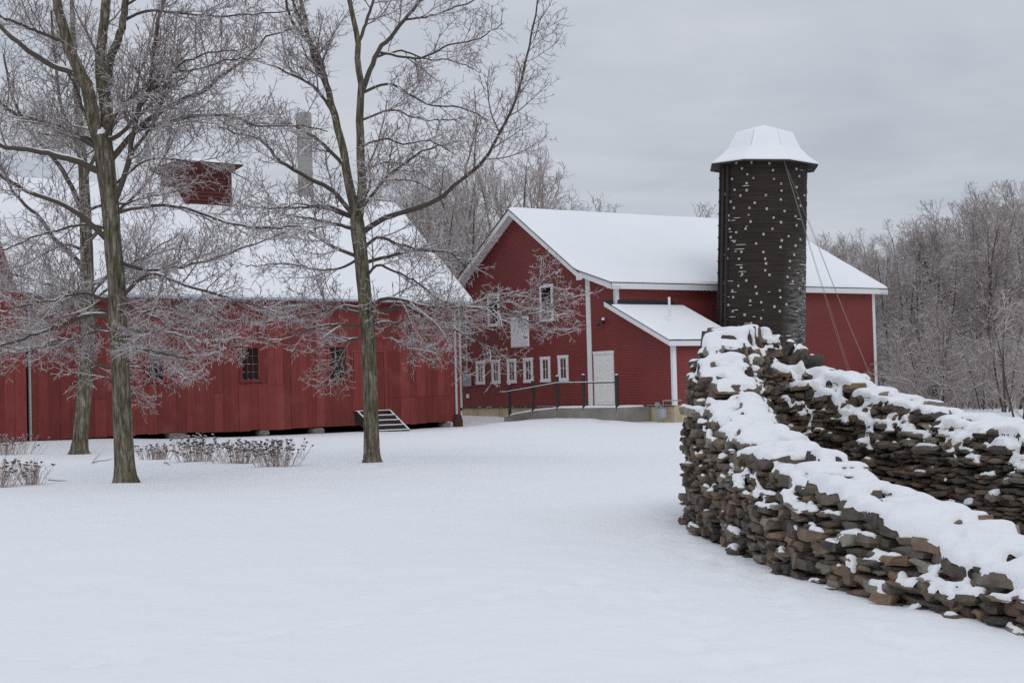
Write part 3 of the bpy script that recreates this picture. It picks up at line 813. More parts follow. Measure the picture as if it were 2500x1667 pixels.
    # dormer hatch with bare sheet on the right face, and ribs
    for k in (0, 1, 2, 7):
        a = angs[k]
        pr = [(r * math.cos(a), r * math.sin(a), z + .035) for r, z in prof[2:5]]
        MB().tube(pr, .035, 5).build('hip_rib', 'roof_flashing', root)
    # guy cables
    def world(px, d): return MI @ Vector(at_depth(*px, d))
    d0 = float(c[1])
    for a, b, da, db in ((c6(606, 272), c6(1030, 1620), d0 - R - .05, d0 - 4.5), (c6(606, 276), c6(1012, 1600), d0 - R - .03, d0 - 4.3),
                     (c6(748, 615), c6(1165, 1640), d0 - .3, d0 - 3.0), (c6(606, 270), c6(1150, 1630), d0 - R - .02, d0 - 3.2)):
        A, B = world(a, da), world(b, db)
        pts = [A.lerp(B, k / 10) - Vector((0, 0, .35 * math.sin(math.pi * k / 10))) * (.5 if a[0] > 1950 else .25) for k in range(11)]
        MB().tube(pts, .0075, 5).build('cable', 'cable', root)
    return root
# ------------------------------------------------------------------ the long board barn
LX, LY, LA = -14.3998, 52.229, 0.6849
LU = np.array([math.cos(LA), math.sin(LA)]); LV = np.array([-LU[1], LU[0]])
LZ0 = -1.2462 + CZ; LZE = 3.4986 + CZ
def on_left(p, y=0.0):
    r = ray(*p); o = np.array([LX, LY]) + LV * y; k = (o @ LV) / (r[:2] @ LV); P = r * k
    return float((P[:2] - (LX, LY)) @ LU), float(P[2] + CZ)
def make_board_barn():
    root = empty('board_barn', (LX, LY, 0), LA)
    tag(root, 'long old red barn of vertical boards with snowy roof, cupola and block chimney', 'barn')
    xl = on_left((66, 900))[0]; xr = on_left((1121, 900))[0]
    # roof geometry from the right rake
    ex, ez = on_left((1167, 734), -.35)               # eave corner on the overhang line
    ex = min(ex, xr + .55)
    # ridge end: solve for run and rise with the rake lying in a plane x = ex
    r = ray(965, 500); o = np.array([LX, LY]) + LU * ex; k = (o @ LU) / (r[:2] @ LU); P = r * k
    run = float((P[:2] - (LX, LY)) @ LV); ridge = float(P[2] + CZ)
    if not 3.0 < run < 7.5: run = 5.0
    ye = -.35; slope = (ridge - (LZE + .02)) / (run - ye)
    print('board barn', xl, xr, ex, run, ridge, slope)
    depth = run * 2
    # dark body behind the boards, closed down to the ground at the sides and back
    core = MB()
    core.prism([(xl - 3, LZ0 + .06), (xr - .03, LZ0 + .06), (xr - .03, LZE), (xl - 3, LZE)], .04, depth - .05)
    core.box(xl - 3, xr - .05, depth - .3, depth - .1, -.5, LZ0 + .1); core.box(xr - .35, xr - .1, 1.2, depth - .2, -.5, LZ0 + .1)
    core.box(xl - 3, xr - .1, .9, 1.1, -.5, LZ0 + .1)
    core.build('body', 'crawl_dark', root)
    # gable end boards on the right
    n = 24
    for i in range(n):
        a, b = depth * i / n, depth * (i + 1) / n
        zt = lambda y: LZE + .05 + (run - abs(y - run)) * slope
        MB().add([(xr, a + .004, LZ0), (xr, b - .004, LZ0), (xr, b - .004, zt(b)), (xr, a + .004, zt(a)), (xr - .03, a + .004, LZ0), (xr - .03, b - .004, LZ0), (xr - .03, b - .004, zt(b)), (xr - .03, a + .004, zt(a))],
                 [(0, 1, 2, 3), (7, 6, 5, 4), (0, 4, 5, 1), (1, 5, 6, 2), (2, 6, 7, 3), (3, 7, 4, 0)]).build('board', 'red_board', root)
    # front boards
    wins = [(on_left(c3b(916, 518)), on_left(c3b(1054, 738))), (on_left(c3b(1522, 512)), on_left(c3b(1660, 736))), (on_left(c4b(306, 612)), on_left(c4b(470, 872)))]
    dr0 = on_left(c4b(488, 652)); dr1 = on_left(c4b(765, 1105))
    x = xl
    while x < xr - .02:
        w = random.uniform(.27, .46); w = min(w, xr - x)
        if xr - x - w < .15: w = xr - x
        pro = random.uniform(.0, .012)
        zb = LZ0 + random.uniform(-.035, .03)
        g = .004
        near_door = x > dr1[0] and x + w < xr - .4
        seam = None
        for (p, q) in wins:
            if p[0] - .15 < x + w / 2 < q[0] + .9: seam = q[1] - .06 - (.08 if x + w / 2 > q[0] + .2 else 0) + random.uniform(-.01, .01)
        if near_door: seam = on_left(c4b(1000, 1000))[1] + random.uniform(-.008, .008)
        if seam is None and random.random() < .22: seam = random.uniform(1.6, 2.4)
        zt = LZE + .03
        if seam:
            box('board', 'red_board', root, x + g, x + w - g, -.028 - pro, .0, zb, seam - .006)
            box('board', 'red_board', root, x + g, x + w - g, -.020 - pro * .5, .0, seam + .002, zt)
        else:
            box('board', 'red_board', root, x + g, x + w - g, -.026 - pro, .0, zb, zt)
        x += w
    # windows: small-paned sashes in red frames
    for p, q in wins:
        x0, x1, z1, z0 = p[0], q[0], p[1], q[1]
        tw = .075
        w = MB(); w.box(x0, x0 + tw, -.075, -.0, z0 + .06, z1); w.box(x1 - tw, x1, -.075, 0, z0 + .06, z1); w.box(x0 - .01, x1 + .01, -.08, .001, z1 - .03, z1 + .06); w.box(x0 - .04, x1 + .04, -.11, .002, z0, z0 + .06)
        o = w.build('window', 'red_board', root)
        box('window_back', 'glass_dark', o, x0 + tw, x1 - tw, -.039, -.0375, z0 + .06, z1 - .03)
        zm = (z0 + z1) / 2
        sash(o, x0 + tw, x1 - tw, zm - .02, z1 - .03, -.072, 3, 2, 'glass_dark', 'red_board', .028, .016)
        sash(o, x0 + tw, x1 - tw, z0 + .06, zm + .02, -.066, 3, 2, 'glass_dark', 'red_board', .028, .016)
        m = MB()
        for k in range(3): 
            a = x0 + tw + .03 + k * (x1 - x0 - 2 * tw - .06) / 3
            for zz in (z0 + .09, zm + .0, (z0 + zm) / 2 + .03): m.box(a, a + random.uniform(.02, .08), -.073, -.058, zz, zz + random.uniform(.004, .008))
        m.build('window_snow', 'snow_clump', o)
    # plank door with battens, deep jamb
    x0, x1, z1, z0 = dr0[0], dr1[0], dr0[1], dr1[1]
    o = MB().box(x0, x0 + .10, -.075, 0, z0, z0 + (z1 - z0) * .45).box(x0 + .004, x0 + .07, -.065, 0, z0 + (z1 - z0) * .45, z1).box(x1 - .12, x1, -.085, 0, z0, z1).box(x0, x1, -.07, 0, z1 - .04, z1 + .06).build('door', 'red_board', root)
    k = 5; dw = (x1 - .32 - x0 - .12) / k
    for i in range(k): box('plank', 'red_board', o, x0 + .11 + i * dw + .003, x0 + .11 + (i + 1) * dw - .003, -.052 - .004 * (i % 2), -.0, z0 + .01, z1 - .05)
    box('jamb_shadow_board', 'red_board', o, x1 - .20, x1 - .125, -.045, 0, z0, z1 - .05)
    box('latch', 'metal_black', o, x0 + .13, x0 + .26, -.075, -.05, z0 + 1.1, z0 + 1.13)
    # foundation stones and the rusty corner pier
    for px, w, h in (((460 - 30, 1062), .75, .26), ((770, 1050), .50, .22), ((1085, 1040), .35, .22), ((640, 1054), .4, .2)):
        s, z = on_left(px, .15)
        g = gz1(*(np.array([LX, LY]) + LU * s + LV * .1))
        q = stone_mesh(random.randint(0, 9999)); q2 = q.copy(); q2.materials.clear(); q2.materials.append(M['field_stone'])
        st = link('foundation_stone', q2, root); st.location = (s, .14, LZ0 - .11); st.scale = (w, .45, h); st.rotation_euler = (0, 0, random.uniform(-.1, .1))
    s0 = on_left(cst(1830, 450))[0]; s1 = on_left(cst(1962, 450))[0]; zt = on_left(cst(1890, 365))[1]
    MB().tube([((s0 + s1) / 2, -.1, -.1), ((s0 + s1) / 2, -.1, zt - .18), ((s0 + s1) / 2, -.1, zt - .17), ((s0 + s1) / 2, -.1, zt - .02), ((s0 + s1) / 2, -.1, zt)], [.20, .20, .17, .16, .14], 14).build('corner_pier', 'rust_brown', root)
    # roof
    ra, rb = xl - 3.2, ex
    ze = LZE + .02
    for (ya, za, yb, zb) in ((ye, ze, run, ridge), (run, ridge, depth - ye, ze)):
        V = [(ra, ya, za), (rb, ya, za), (rb, yb, zb), (ra, yb, zb)]
        MB().hexa([(x, y, z) for x, y, z in V], [(x, y, z + .06) for x, y, z in V]).build('roof_deck', 'shingle', root)
    MB().box(ra, rb, ye + .02, .0, ze - .10, ze - .02).build('eave_soffit', 'red_board', root)
    MB().hexa([(rb - .03, ye, ze - .16), (rb - .004, ye, ze - .16), (rb - .004, run, ridge - .16), (rb - .03, run, ridge - .16)],
              [(rb - .03, ye, ze - .002), (rb - .004, ye, ze - .002), (rb - .004, run, ridge - .002), (rb - .03, run, ridge - .002)]).build('rake_board', 'red_board', root)
    nr = (0, -slope, 1)
    snow_slab('roof_snow', root, ((ra, ye + .0, ze + .062), (rb + .005, ye + .0, ze + .062), (rb + .005, run + .01, ridge + .062), (ra, run + .01, ridge + .062)), .10, nr, seed=21)
    snow_slab('roof_snow', root, ((rb, depth - ye, ze + .062), (ra, depth - ye, ze + .062), (ra, run, ridge + .062), (rb, run, ridge + .062)), .10, (0, slope, 1), seed=22)
    # gutter and downspouts
    g = MB()
    V = []; F = []
    for i, xx in enumerate((xl + .05, rb - .1)):
        for k in range(7):
            a = math.pi * k / 6; V.append((xx, ye - .06 - .065 * math.cos(a), ze + .03 - .075 * math.sin(a)))
    F = [(k, k + 1, k + 8, k + 7) for k in range(6)] + [tuple(range(7)), tuple(range(13, 6, -1))]
    gut = g.add(V, F).build('gutter', 'galvanised', root); sd = gut.modifiers.new('solid', 'SOLIDIFY'); sd.thickness = .008
    m = MB(); m.box(xl + .1, rb - .15, ye - .12, ye - .01, ze + .03, ze + .075); m.build('gutter_snow', 'snow_roof', root, .02)
    for pxx, zb in ((72, None), (1113, on_left(cst(1910, 360))[1])):
        s = on_left((pxx, 920), -.09)[0]
        gzb = gz1(*(np.array([LX, LY]) + LU * s)) if zb is None else zb
        d = MB().tube([(s, ye - .06, ze - .03), (s, ye - .05, ze - .13), (s, -.09, ze - .40), (s, -.09, gzb + .02)], .05, 8).build('downspout', 'galvanised', root)
        for zz in (1.3, 3.0): MB().tube([(s, -.09, zz), (s, -.09, zz + .05)], .056, 8).build('strap', 'galvanised', d)
    # cupola on the ridge: louvred box, flared hip roof with snow
    cu = MB()
    yw = 1.0
    cb = on_left((565, 470), run - yw)[0]; ca = cb - 2 * yw; czm = on_left((587, 402), run - yw - .3)[1] - .30
    o = MB().box(ca + .12, cb - .12, run - yw + .12, run + yw - .12, ridge - 1.5, czm).build('cupola', 'crawl_dark', root)
    k = 11; z0 = ridge - .95
    for i in range(k):
        z = z0 + (czm - z0) * i / k; h = (czm - z0) / k
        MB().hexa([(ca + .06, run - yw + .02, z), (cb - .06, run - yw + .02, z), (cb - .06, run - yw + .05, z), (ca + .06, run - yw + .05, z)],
                  [(ca + .06, run - yw + .06, z + h * .95), (cb - .06, run - yw + .06, z + h * .95), (cb - .06, run - yw + .09, z + h * .95), (ca + .06, run - yw + .09, z + h * .95)]).build('louvre_slat', 'red_dull', o)
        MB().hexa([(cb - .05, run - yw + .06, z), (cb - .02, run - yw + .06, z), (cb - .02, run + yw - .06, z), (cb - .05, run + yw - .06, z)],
                  [(cb - .09, run - yw + .06, z + h * .95), (cb - .06, run - yw + .06, z + h * .95), (cb - .06, run + yw - .06, z + h * .95), (cb - .09, run + yw - .06, z + h * .95)]).build('louvre_slat', 'red_dull', o)
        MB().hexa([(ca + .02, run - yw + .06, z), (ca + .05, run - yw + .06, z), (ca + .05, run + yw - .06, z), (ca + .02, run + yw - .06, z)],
                  [(ca + .06, run - yw + .06, z + h * .95), (ca + .09, run - yw + .06, z + h * .95), (ca + .09, run + yw - .06, z + h * .95), (ca + .06, run + yw - .06, z + h * .95)]).build('louvre_slat', 'red_dull', o)
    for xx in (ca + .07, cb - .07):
        for yy in (run - yw + .07, run + yw - .07): box('corner_post', 'red_dull', o, xx - .085, xx + .085, yy - .085, yy + .085, ridge - 1.4, czm + .02)
    oh = .32
    def rect(e, z): return [(ca - e, run - yw - e, z), (cb + e, run - yw - e, z), (cb + e, run + yw + e, z), (ca - e, run + yw + e, z)]
    MB().hexa(rect(0, czm - .02), rect(oh, czm + .22)).hexa(rect(oh + .02, czm + .221), rect(oh + .02, czm + .30)).build('cupola_cornice', 'red_dull', o)
    MB().hexa(rect(oh + .05, czm + .302), rect(-yw * .35, czm + .52)).build('cupola_snow', 'snow_roof', o, .05, seg=3)
    # tall grey block chimney behind the ridge
    yc = run + .8
    xa = on_left((725.5, 400), yc)[0]; xb = on_left((763.5, 400), yc)[0]; zt = on_left((744, 277), yc)[1]
    xc_ = (xa + xb) / 2; w = (xb - xa) * .60; xa, xb = xc_ - w / 2, xc_ + w / 2
    ch = MB().box(xa + .02, xb - .02, yc - w / 2 + .02, yc + w / 2 - .02, ridge - 2.0, zt - .05).build('chimney', 'crawl_dark', root)
    nb = int((zt - ridge + 1.6) / .20)
    for i in range(nb):
        z = ridge - 1.6 + (zt - ridge + 1.6) * i / nb; h = (zt - ridge + 1.6) / nb
        mid = xa + w * (.5 if i % 2 else .58)
        for (p, q) in ((xa, mid), (mid, xb)):
            box('chimney_brick', 'chimney_block', ch, p + .0015, q - .0015, yc - w / 2 - random.uniform(0, .004), yc + w / 2, z + .0015, z + h - .0015)
    box('chimney_snow', 'snow_roof', ch, xa + .02, xb - .02, yc - w / 2 + .02, yc + w / 2 - .02, zt - .01, zt + .07, .03)
    # wing on the far end: boards a little proud of the main wall, steep gambrel shoulder
    wy = -.62
    wr = on_left((64, 950), wy)[0]
    zsh = on_left((45, 728), wy)[1]
    wing = MB(); wing.box(wr - 4, wr - .02, wy + .04, 3, LZ0 + .05, zsh); wing.box(wr - .35, wr - .05, wy + .3, 0, -.4, LZ0 + .1)
    wing.build('wing_body', 'crawl_dark', root)
    def zg(xx):      # height of the steep shoulder over x
        return zsh + min(max(wr - .35 - xx, 0) * 2.9, 4.0)
    x = wr
    while x > wr - 3.6:
        w = random.uniform(.26, .40)
        a, b = x - w, x
        V = [(a + .004, wy, LZ0 + random.uniform(-.02, .03)), (b - .004, wy, LZ0 + random.uniform(-.02, .03)), (b - .004, wy, zg(b)), (a + .004, wy, zg(a))]
        MB().hexa([(p[0], p[1] - .03, p[2]) for p in V], [(p[0], p[1] + .0, p[2]) for p in V]).build('board', 'red_board', root)
        x -= w
    box('board', 'red_board', root, wr - .03, wr, wy + .001, -.03, LZ0, zsh)
    for i in range(1, 4):
        pass
    def edge(t): return (wr - .33 - t * 1.0, zsh + t * 2.9)
    p, q = edge(-.03), edge(1.4)
    MB().hexa([(p[0], wy - .2, p[1]), (p[0] + .10, wy - .2, p[1] + .02), (q[0] + .10, wy - .2, q[1] + .02), (q[0], wy - .2, q[1])],
              [(p[0], 4, p[1]), (p[0] + .10, 4, p[1] + .02), (q[0] + .10, 4, q[1] + .02), (q[0], 4, q[1])]).build('wing_roof', 'red_board', root)
    return root

def make_steps():
    s0, z0 = on_left(c4b(505, 1108)); s1, _ = on_left(c4b(760, 1108))
    g = gz1(*(np.array([LX, LY]) + LU * (s0 + .8) - LV * 1.4)) - .02
    root = empty('wooden_steps', tuple(np.array([LX, LY]) + LU * s0) + (0,), LA)
    tag(root, 'dark open wooden steps dusted with snow below the red plank door', 'steps')
    w = s1 - s0; top = z0 - .02; run = 1.55
    rise = top - g
    box('platform', 'dark_wood', root, -.02, w + .02, -.34, -.13, top - .06, top)
    for x in (.0, w - .05):
        MB().add([(x, -.14, top - .05), (x, -.14, top - .38), (x, -run + .25, g - .12), (x, -run, g - .1), (x, -run, g + .06), (x, -.34, top - .01),
                  (x + .05, -.14, top - .05), (x + .05, -.14, top - .38), (x + .05, -run + .25, g - .12), (x + .05, -run, g - .1), (x + .05, -run, g + .06), (x + .05, -.34, top - .01)],
                 [(0, 1, 2, 3, 4, 5), (11, 10, 9, 8, 7, 6)] + [(i, i + 6, (i + 1) % 6 + 6, (i + 1) % 6) for i in range(6)]).build('stringer', 'dark_wood', root)
        MB().hexa([(x - .005, -.34, top - .008), (x + .055, -.34, top - .008), (x + .055, -run, g + .062), (x - .005, -run, g + .062)],
                  [(x + .005, -.34, top + .02), (x + .045, -.34, top + .02), (x + .045, -run, g + .10), (x + .005, -run, g + .10)]).build('stringer_snow', 'snow_clump', root)
    n = 4
    for i in range(n):
        f = (i + .85) / (n + .2); y = -.34 - f * (run - .42); z = top - f * rise * .98
        t = box('tread', 'dark_wood', root, .055, w - .055, y - .16, y + .10, z - .13, z - .02)
        MB().box(.06, w - .06, y - .155, y + .095, z - .02, z + .018).build('tread_snow', 'snow_clump', t, .012)
    MB().box(.0, w, -.33, -.14, top, top + .035).build('platform_snow', 'snow_clump', root, .015)
    return root

# ------------------------------------------------------------------ the dry-stone wall
def stone_mesh(seed, name='stone'):
    """irregular split stone in a unit box: 26-point shell, corners knocked off"""
    rg = np.random.default_rng(seed)
    pts = []; ids = {}
    for i in range(3):
        for j in range(3):
            for k in range(3):
                if (i, j, k) == (1, 1, 1): continue
                p = np.array([i - 1, j - 1, k - 1], float)
                n = np.linalg.norm(p); q = p / n * 1.18
                nz_ = np.count_nonzero(p)
                mixv = {1: .0, 2: .28, 3: .42}[nz_]
                p = p * (1 - mixv) + q * mixv
                p += rg.normal(0, .062, 3)
                if nz_ == 3 and rg.random() < .25: p *= .80
                ids[(i, j, k)] = len(pts); pts.append(p * .5)
    F = []
    def face(fn, flip):
        for a in range(2):
            for b in range(2):
                q = [ids[fn(a, b)], ids[fn(a + 1, b)], ids[fn(a + 1, b + 1)], ids[fn(a, b + 1)]]
                F.append(q[::-1] if flip else q)
    face(lambda a, b: (a, b, 2), False); face(lambda a, b: (a, b, 0), True)
    face(lambda a, b: (a, 0, b), False); face(lambda a, b: (a, 2, b), True)
    face(lambda a, b: (0, a, b), True); face(lambda a, b: (2, a, b), False)
    pts = np.array(pts)
    pts[:, 0] += pts[:, 2] * rg.normal(0, .12); pts[:, 2] += pts[:, 0] * rg.normal(0, .10)
    return np_mesh(name, pts, F, 'stone', False)

def smooth_path(P, n):
    P = np.array(P, float); k = len(P); out = []
    Q = np.vstack([2 * P[0] - P[1], P, 2 * P[-1] - P[-2]])
    for i in range(k - 1):
        p0, p1, p2, p3 = Q[i], Q[i + 1], Q[i + 2], Q[i + 3]
        for t in np.linspace(0, 1, n, endpoint=False):
            out.append(.5 * (2 * p1 + (p2 - p0) * t + (2 * p0 - 5 * p1 + 4 * p2 - p3) * t * t + (3 * p1 - p0 - 3 * p2 + p3) * t ** 3))
    out.append(P[-1]); return np.array(out)

def make_stone_wall():
    # plan of the centre line and height of the crest: up the near arm, round the head, down the far arm
    ctrl = [(3.98, 8.3, .05), (3.80, 9.2, .16), (3.68, 9.9, .26), (3.52, 10.7, .36), (3.30, 11.5, .50), (3.08, 12.4, .66), (2.88, 13.4, .77), (2.73, 14.6, .90), (2.63, 15.8, 1.04),
            (2.57, 17.0, 1.25), (2.56, 18.0, 1.55), (2.58, 18.7, 1.82), (2.66, 19.4, 2.10), (2.88, 19.95, 2.24), (3.27, 20.25, 2.24), (3.72, 20.2, 1.98), (4.16, 19.9, 1.70), (4.55, 19.3, 1.47),
            (4.88, 18.55, 1.28), (5.20, 17.6, 1.15), (5.53, 16.6, 1.04), (5.95, 15.4, .96), (6.5, 14.0, .85), (7.1, 12.6, .6), (7.8, 11.2, .4)]
    P = smooth_path(ctrl, 14)
    seg = np.linalg.norm(np.diff(P[:, :2], axis=0), axis=1); S = np.concatenate([[0], np.cumsum(seg)])
    LEN = S[-1]
    def at(s):
        s = min(max(s, .07), LEN - .07)
        x = np.interp(s, S, P[:, 0]); y = np.interp(s, S, P[:, 1]); h = np.interp(s, S, P[:, 2])
        a = np.interp(s - .06, S, P[:, 0]), np.interp(s - .06, S, P[:, 1]); b = np.interp(s + .06, S, P[:, 0]), np.interp(s + .06, S, P[:, 1])
        t = np.array([b[0] - a[0], b[1] - a[1]]); t /= np.linalg.norm(t)
        return np.array([x, y]), t, h
    s_head = S[np.argmax(P[:, 2])]
    root = empty('stone_wall', (2.6, 17.0, 0))
    tag(root, 'curved dry-stone wall of brown field stones, snow-capped, rising to a high rounded head', 'stone wall')
    WB = .50                                     # half width at the base
    def halfw(z, h=9.): return WB + .02 - .06 * z - .26 * max(0., (.34 - max(h - z, 0.)) / .34) ** 1.3
    protos = [stone_mesh(100 + i) for i in range(26)]
    rec = []        # (mesh id, matrix, sort key)
    def put(p, tx, ln, dp, ht, z, tilt=0., lean=0., yaw=0., key=0.):
        a = math.atan2(tx[1], tx[0]) + yaw
        Mx = Matrix.Translation((p[0], p[1], z)) @ Matrix.Rotation(a, 4, 'Z') @ Matrix.Rotation(lean, 4, 'X') @ Matrix.Rotation(tilt, 4, 'Y') @ Matrix.Diagonal((ln, dp, ht, 1))
        rec.append((random.randrange(len(protos)), Mx, key))
    camxy = np.array([0., 0.])
    for side in (1, -1):                          # +1 = left of the walking direction (outer face), -1 = inner face
        z = -.10; ci = 0
        while z < 2.35:
            hc = random.choice([.026, .033, .039, .045, .052, .062, .075, .10]) * random.uniform(.9, 1.15)
            s = random.uniform(-.1, .1)
            while s < LEN:
                p, t, h = at(s)
                g = 0.0
                r = random.random()
                ln = random.uniform(.11, .27) if r < .75 else random.uniform(.27, .46)
                ln *= .82 + hc * 3.2
                if side == -1 and abs(s - s_head) < 2.2: ln *= .6
                pm, tm, hm = at(s + ln / 2)
                jit = .018 * math.sin(s * 3.1 + z * 9) + random.uniform(-.012, .012)
                if z + hc * .5 < hm - .02 + random.uniform(-.03, .03):
                    nrm = np.array([-tm[1], tm[0]]) * side
                    pro = random.gauss(0, .024) + (random.uniform(.03, .095) if random.random() < .32 else 0)
                    dp = random.uniform(.26, .38)
                    hh = hc * random.uniform(.86, 1.12)
                    c = pm + nrm * (halfw(z, hm) - dp / 2 + pro)
                    zz = z + hc / 2 + jit
                    big = random.random() < .07 and hc < .09
                    if big: hh *= 1.9; zz += hc * .4; dp *= .9; c = c + nrm * .02
                    f = np.dot(nrm, -c) / np.linalg.norm(c)       # facing the viewer
                    d = np.linalg.norm(c)
                    ang = c[0] / c[1]
                    key = ln * hh / d ** 2 * (max(f, 0) + .05) * (1 if ang < .335 else .0)
                    if side == -1 and s < s_head: key *= .05
                    if side == 1 and s > s_head: key *= .02
                    put(c, tm, ln * 1.02, dp, hh * 1.06, zz, random.gauss(0, .05), random.gauss(0, .09), random.gauss(0, .06), key)
                s += ln * .97
            z += hc * .95; ci += 1
    # coping: broad flat slabs stepping up the crest
    s = .2
    while s < LEN - .3:
        p, t, h = at(s); n = np.array([-t[1], t[0]])
        slope = (at(s + .2)[2] - at(s - .2)[2]) / .4
        head = abs(s - s_head) < .85
        d = np.linalg.norm(p)
        vis = 1 if p[0] / p[1] < .34 else 0
        if head:
            # thin slabs set on edge, fanning round the head
            lean = (s - s_head) * .35 + random.gauss(0, .06)
            w = random.uniform(.45, .78); ht = random.uniform(.34, .44); th = random.uniform(.07, .13)
            a = math.atan2(t[1], t[0])
            Mx = Matrix.Translation((p[0] + n[0] * random.uniform(-.06, .06), p[1] + n[1] * random.uniform(-.06, .06), h - .08)) @ Matrix.Rotation(a + random.gauss(0, .12), 4, 'Z') @ Matrix.Rotation(lean + .35, 4, 'Y') @ Matrix.Diagonal((th, w, ht, 1))
            rec.append((random.randrange(len(protos)), Mx, w * ht / d ** 2 * vis)); s += th * random.uniform(1.1, 1.9)
        else:
            hw = halfw(h, h) + .13; off = -hw
            while off < hw - .1:
                w = min(random.uniform(.28, .60), hw - off + .05); ln = random.uniform(.30, .58); ht = random.uniform(.07, .14)
                c = p + n * (off + w / 2) + t * random.uniform(-.08, .08)
                put(c, t, ln, w * 1.05, ht, h - .05 + random.uniform(-.06, .06), -math.atan(slope) * .12 + random.gauss(0, .06), random.gauss(0, .09), random.gauss(0, .15), (ln * .4 * w + ln * ht) / d ** 2 * vis)
                off += w * .97
            s += random.uniform(.24, .38)
    # a few tumbled stones at the foot
    for k in range(8):
        s = random.uniform(.3, s_head); p, t, h = at(s); n = np.array([-t[1], t[0]])
        c = p + n * (WB + random.uniform(-.02, .07)); d = np.linalg.norm(c)
        ln = random.uniform(.12, .28); put(c, t, ln, random.uniform(.12, .2), random.uniform(.06, .13), random.uniform(-.0, .06), random.gauss(0, .15), random.gauss(0, .15), random.gauss(0, .5), ln * .08 / d ** 2)
    order = sorted(range(len(rec)), key=lambda i: -rec[i][2])
    tops = set(order[:300])
    base_loc = Matrix.Translation(root.location).inverted()
    PV = [np.array([v.co[:] for v in m.vertices]) for m in protos]
    PF = np.array([p.vertices[:] for p in protos[0].polygons])
    allV = []; allF = []; jV = []; jF = []; jr = []; nb = 0; nj = 0
    for i, (mi, Mx, key) in enumerate(rec):
        A = np.array(Mx); V = PV[mi] @ A[:3, :3].T + A[:3, 3]
        allV.append(V); allF.append(PF + nb); nb += 26
        if i in tops:
            o = link('stone', protos[mi], root); o.matrix_local = base_loc @ Mx
        else:
            jV.append(V - np.array(root.location)); jF.append(PF + nj); nj += 26; jr.append(np.full(24, random.random()))
    me = np_mesh('stones', np.concatenate(jV), np.concatenate(jF), 'stone', False)
    at_ = me.attributes.new('rnd', 'FLOAT', 'FACE'); at_.data.foreach_set('value', np.concatenate(jr).astype(np.float32))
    tag(link('stone_fill', me, root), kind='stuff')
    # dark hearting inside
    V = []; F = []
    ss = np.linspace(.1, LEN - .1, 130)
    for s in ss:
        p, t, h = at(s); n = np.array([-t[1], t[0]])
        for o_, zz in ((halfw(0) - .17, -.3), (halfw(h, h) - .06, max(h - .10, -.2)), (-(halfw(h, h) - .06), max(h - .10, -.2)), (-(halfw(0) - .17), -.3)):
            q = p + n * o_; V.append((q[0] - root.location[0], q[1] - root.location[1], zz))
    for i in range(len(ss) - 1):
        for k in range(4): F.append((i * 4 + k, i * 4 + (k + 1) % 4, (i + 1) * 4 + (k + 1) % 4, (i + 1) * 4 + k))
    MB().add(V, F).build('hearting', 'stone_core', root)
    AV = np.concatenate(allV); AF = np.concatenate(allF)
    print('stones', len(rec))
    # --- snow: what fell (slanting in from the left of the lens) and stayed on ledges and crest
    bvh = BVHTree.FromPolygons([Vector(v) for v in AV], [tuple(int(i) for i in f) for f in AF])
    D = Vector((.14, .52, -1)).normalized()
    ex = Vector((1, 0, 0)); ex = (ex - D * ex.dot(D)).normalized(); ey = D.cross(ex) * -1
    if ey.y < 0: ey = -ey
    res = .0135
    C2 = AV @ np.stack([np.array(ex), np.array(ey)], 1)
    a0, b0 = C2.min(0) - .05; a1, b1 = C2.max(0) + .05
    na, nb_ = int((a1 - a0) / res) + 1, int((b1 - b0) / res) + 1
    Hm = np.full((nb_, na), -1e3); Nz = np.zeros((nb_, na)); 
    # only cells that a stone can cover
    occ = np.zeros((nb_, na), bool)
    ia = ((C2[:, 0] - a0) / res).astype(int); ib = ((C2[:, 1] - b0) / res).astype(int)
    ctr = C2.reshape(-1, 26, 2)
    mn = ((ctr.min(1) - (a0, b0)) / res).astype(int); mx = ((ctr.max(1) - (a0, b0)) / res).astype(int) + 1
    for (x0, y0), (x1, y1) in zip(mn, mx): occ[max(y0, 0):y1 + 1, max(x0, 0):x1 + 1] = True
    top = 6.0
    jj, ii = np.nonzero(occ)
    exn, eyn, Dn = np.array(ex), np.array(ey), np.array(D)
    O = (a0 + ii * res)[:, None] * exn + (b0 + jj * res)[:, None] * eyn - Dn * top
    gr = O + Dn * top
    cnt = 0
    Dv = Vector(D)
    for k in range(len(ii)):
        hit, nrm, idx, dist = bvh.ray_cast(Vector(O[k]), Dv)
        if hit is None or hit.z < -.02: continue
        Hm[jj[k], ii[k]] = top - dist; Nz[jj[k], ii[k]] = abs(nrm.dot(Dv)) * (1 if nrm.z > .0 else 0)
    ok = Hm > -100
    def blur(A, r):
        kx = np.exp(-(np.arange(-2 * r, 2 * r + 1) / r) ** 2); kx /= kx.sum()
        A = np.apply_along_axis(lambda m: np.convolve(m, kx, 'same'), 0, A); return np.apply_along_axis(lambda m: np.convolve(m, kx, 'same'), 1, A)
    def mblur(A, m, r):
        w = blur(m.astype(float), r); return np.where(w > 1e-3, blur(np.where(m, A, 0), r) / np.maximum(w, 1e-3), A)
    jg, ig = np.mgrid[0:nb_, 0:na]
    nzf = fbm(ig * res * 5, jg * res * 5, 31, 3)
    Hs = mblur(Hm, ok, 1)
    big = np.where(ok, Hm, np.nan)
    st = np.stack([np.roll(np.roll(Hm, a, 0), b, 1) for a in (-1, 0, 1) for b in (-1, 0, 1)])
    st = np.where(st < -100, Hm[None], st)
    cliff = (st.max(0) - Hm) > .045            # foot of a step: nothing lodges against the riser
    gy, gx = np.gradient(np.where(ok, Hs, 0), res)
    sl = np.sqrt(gx ** 2 + gy ** 2)
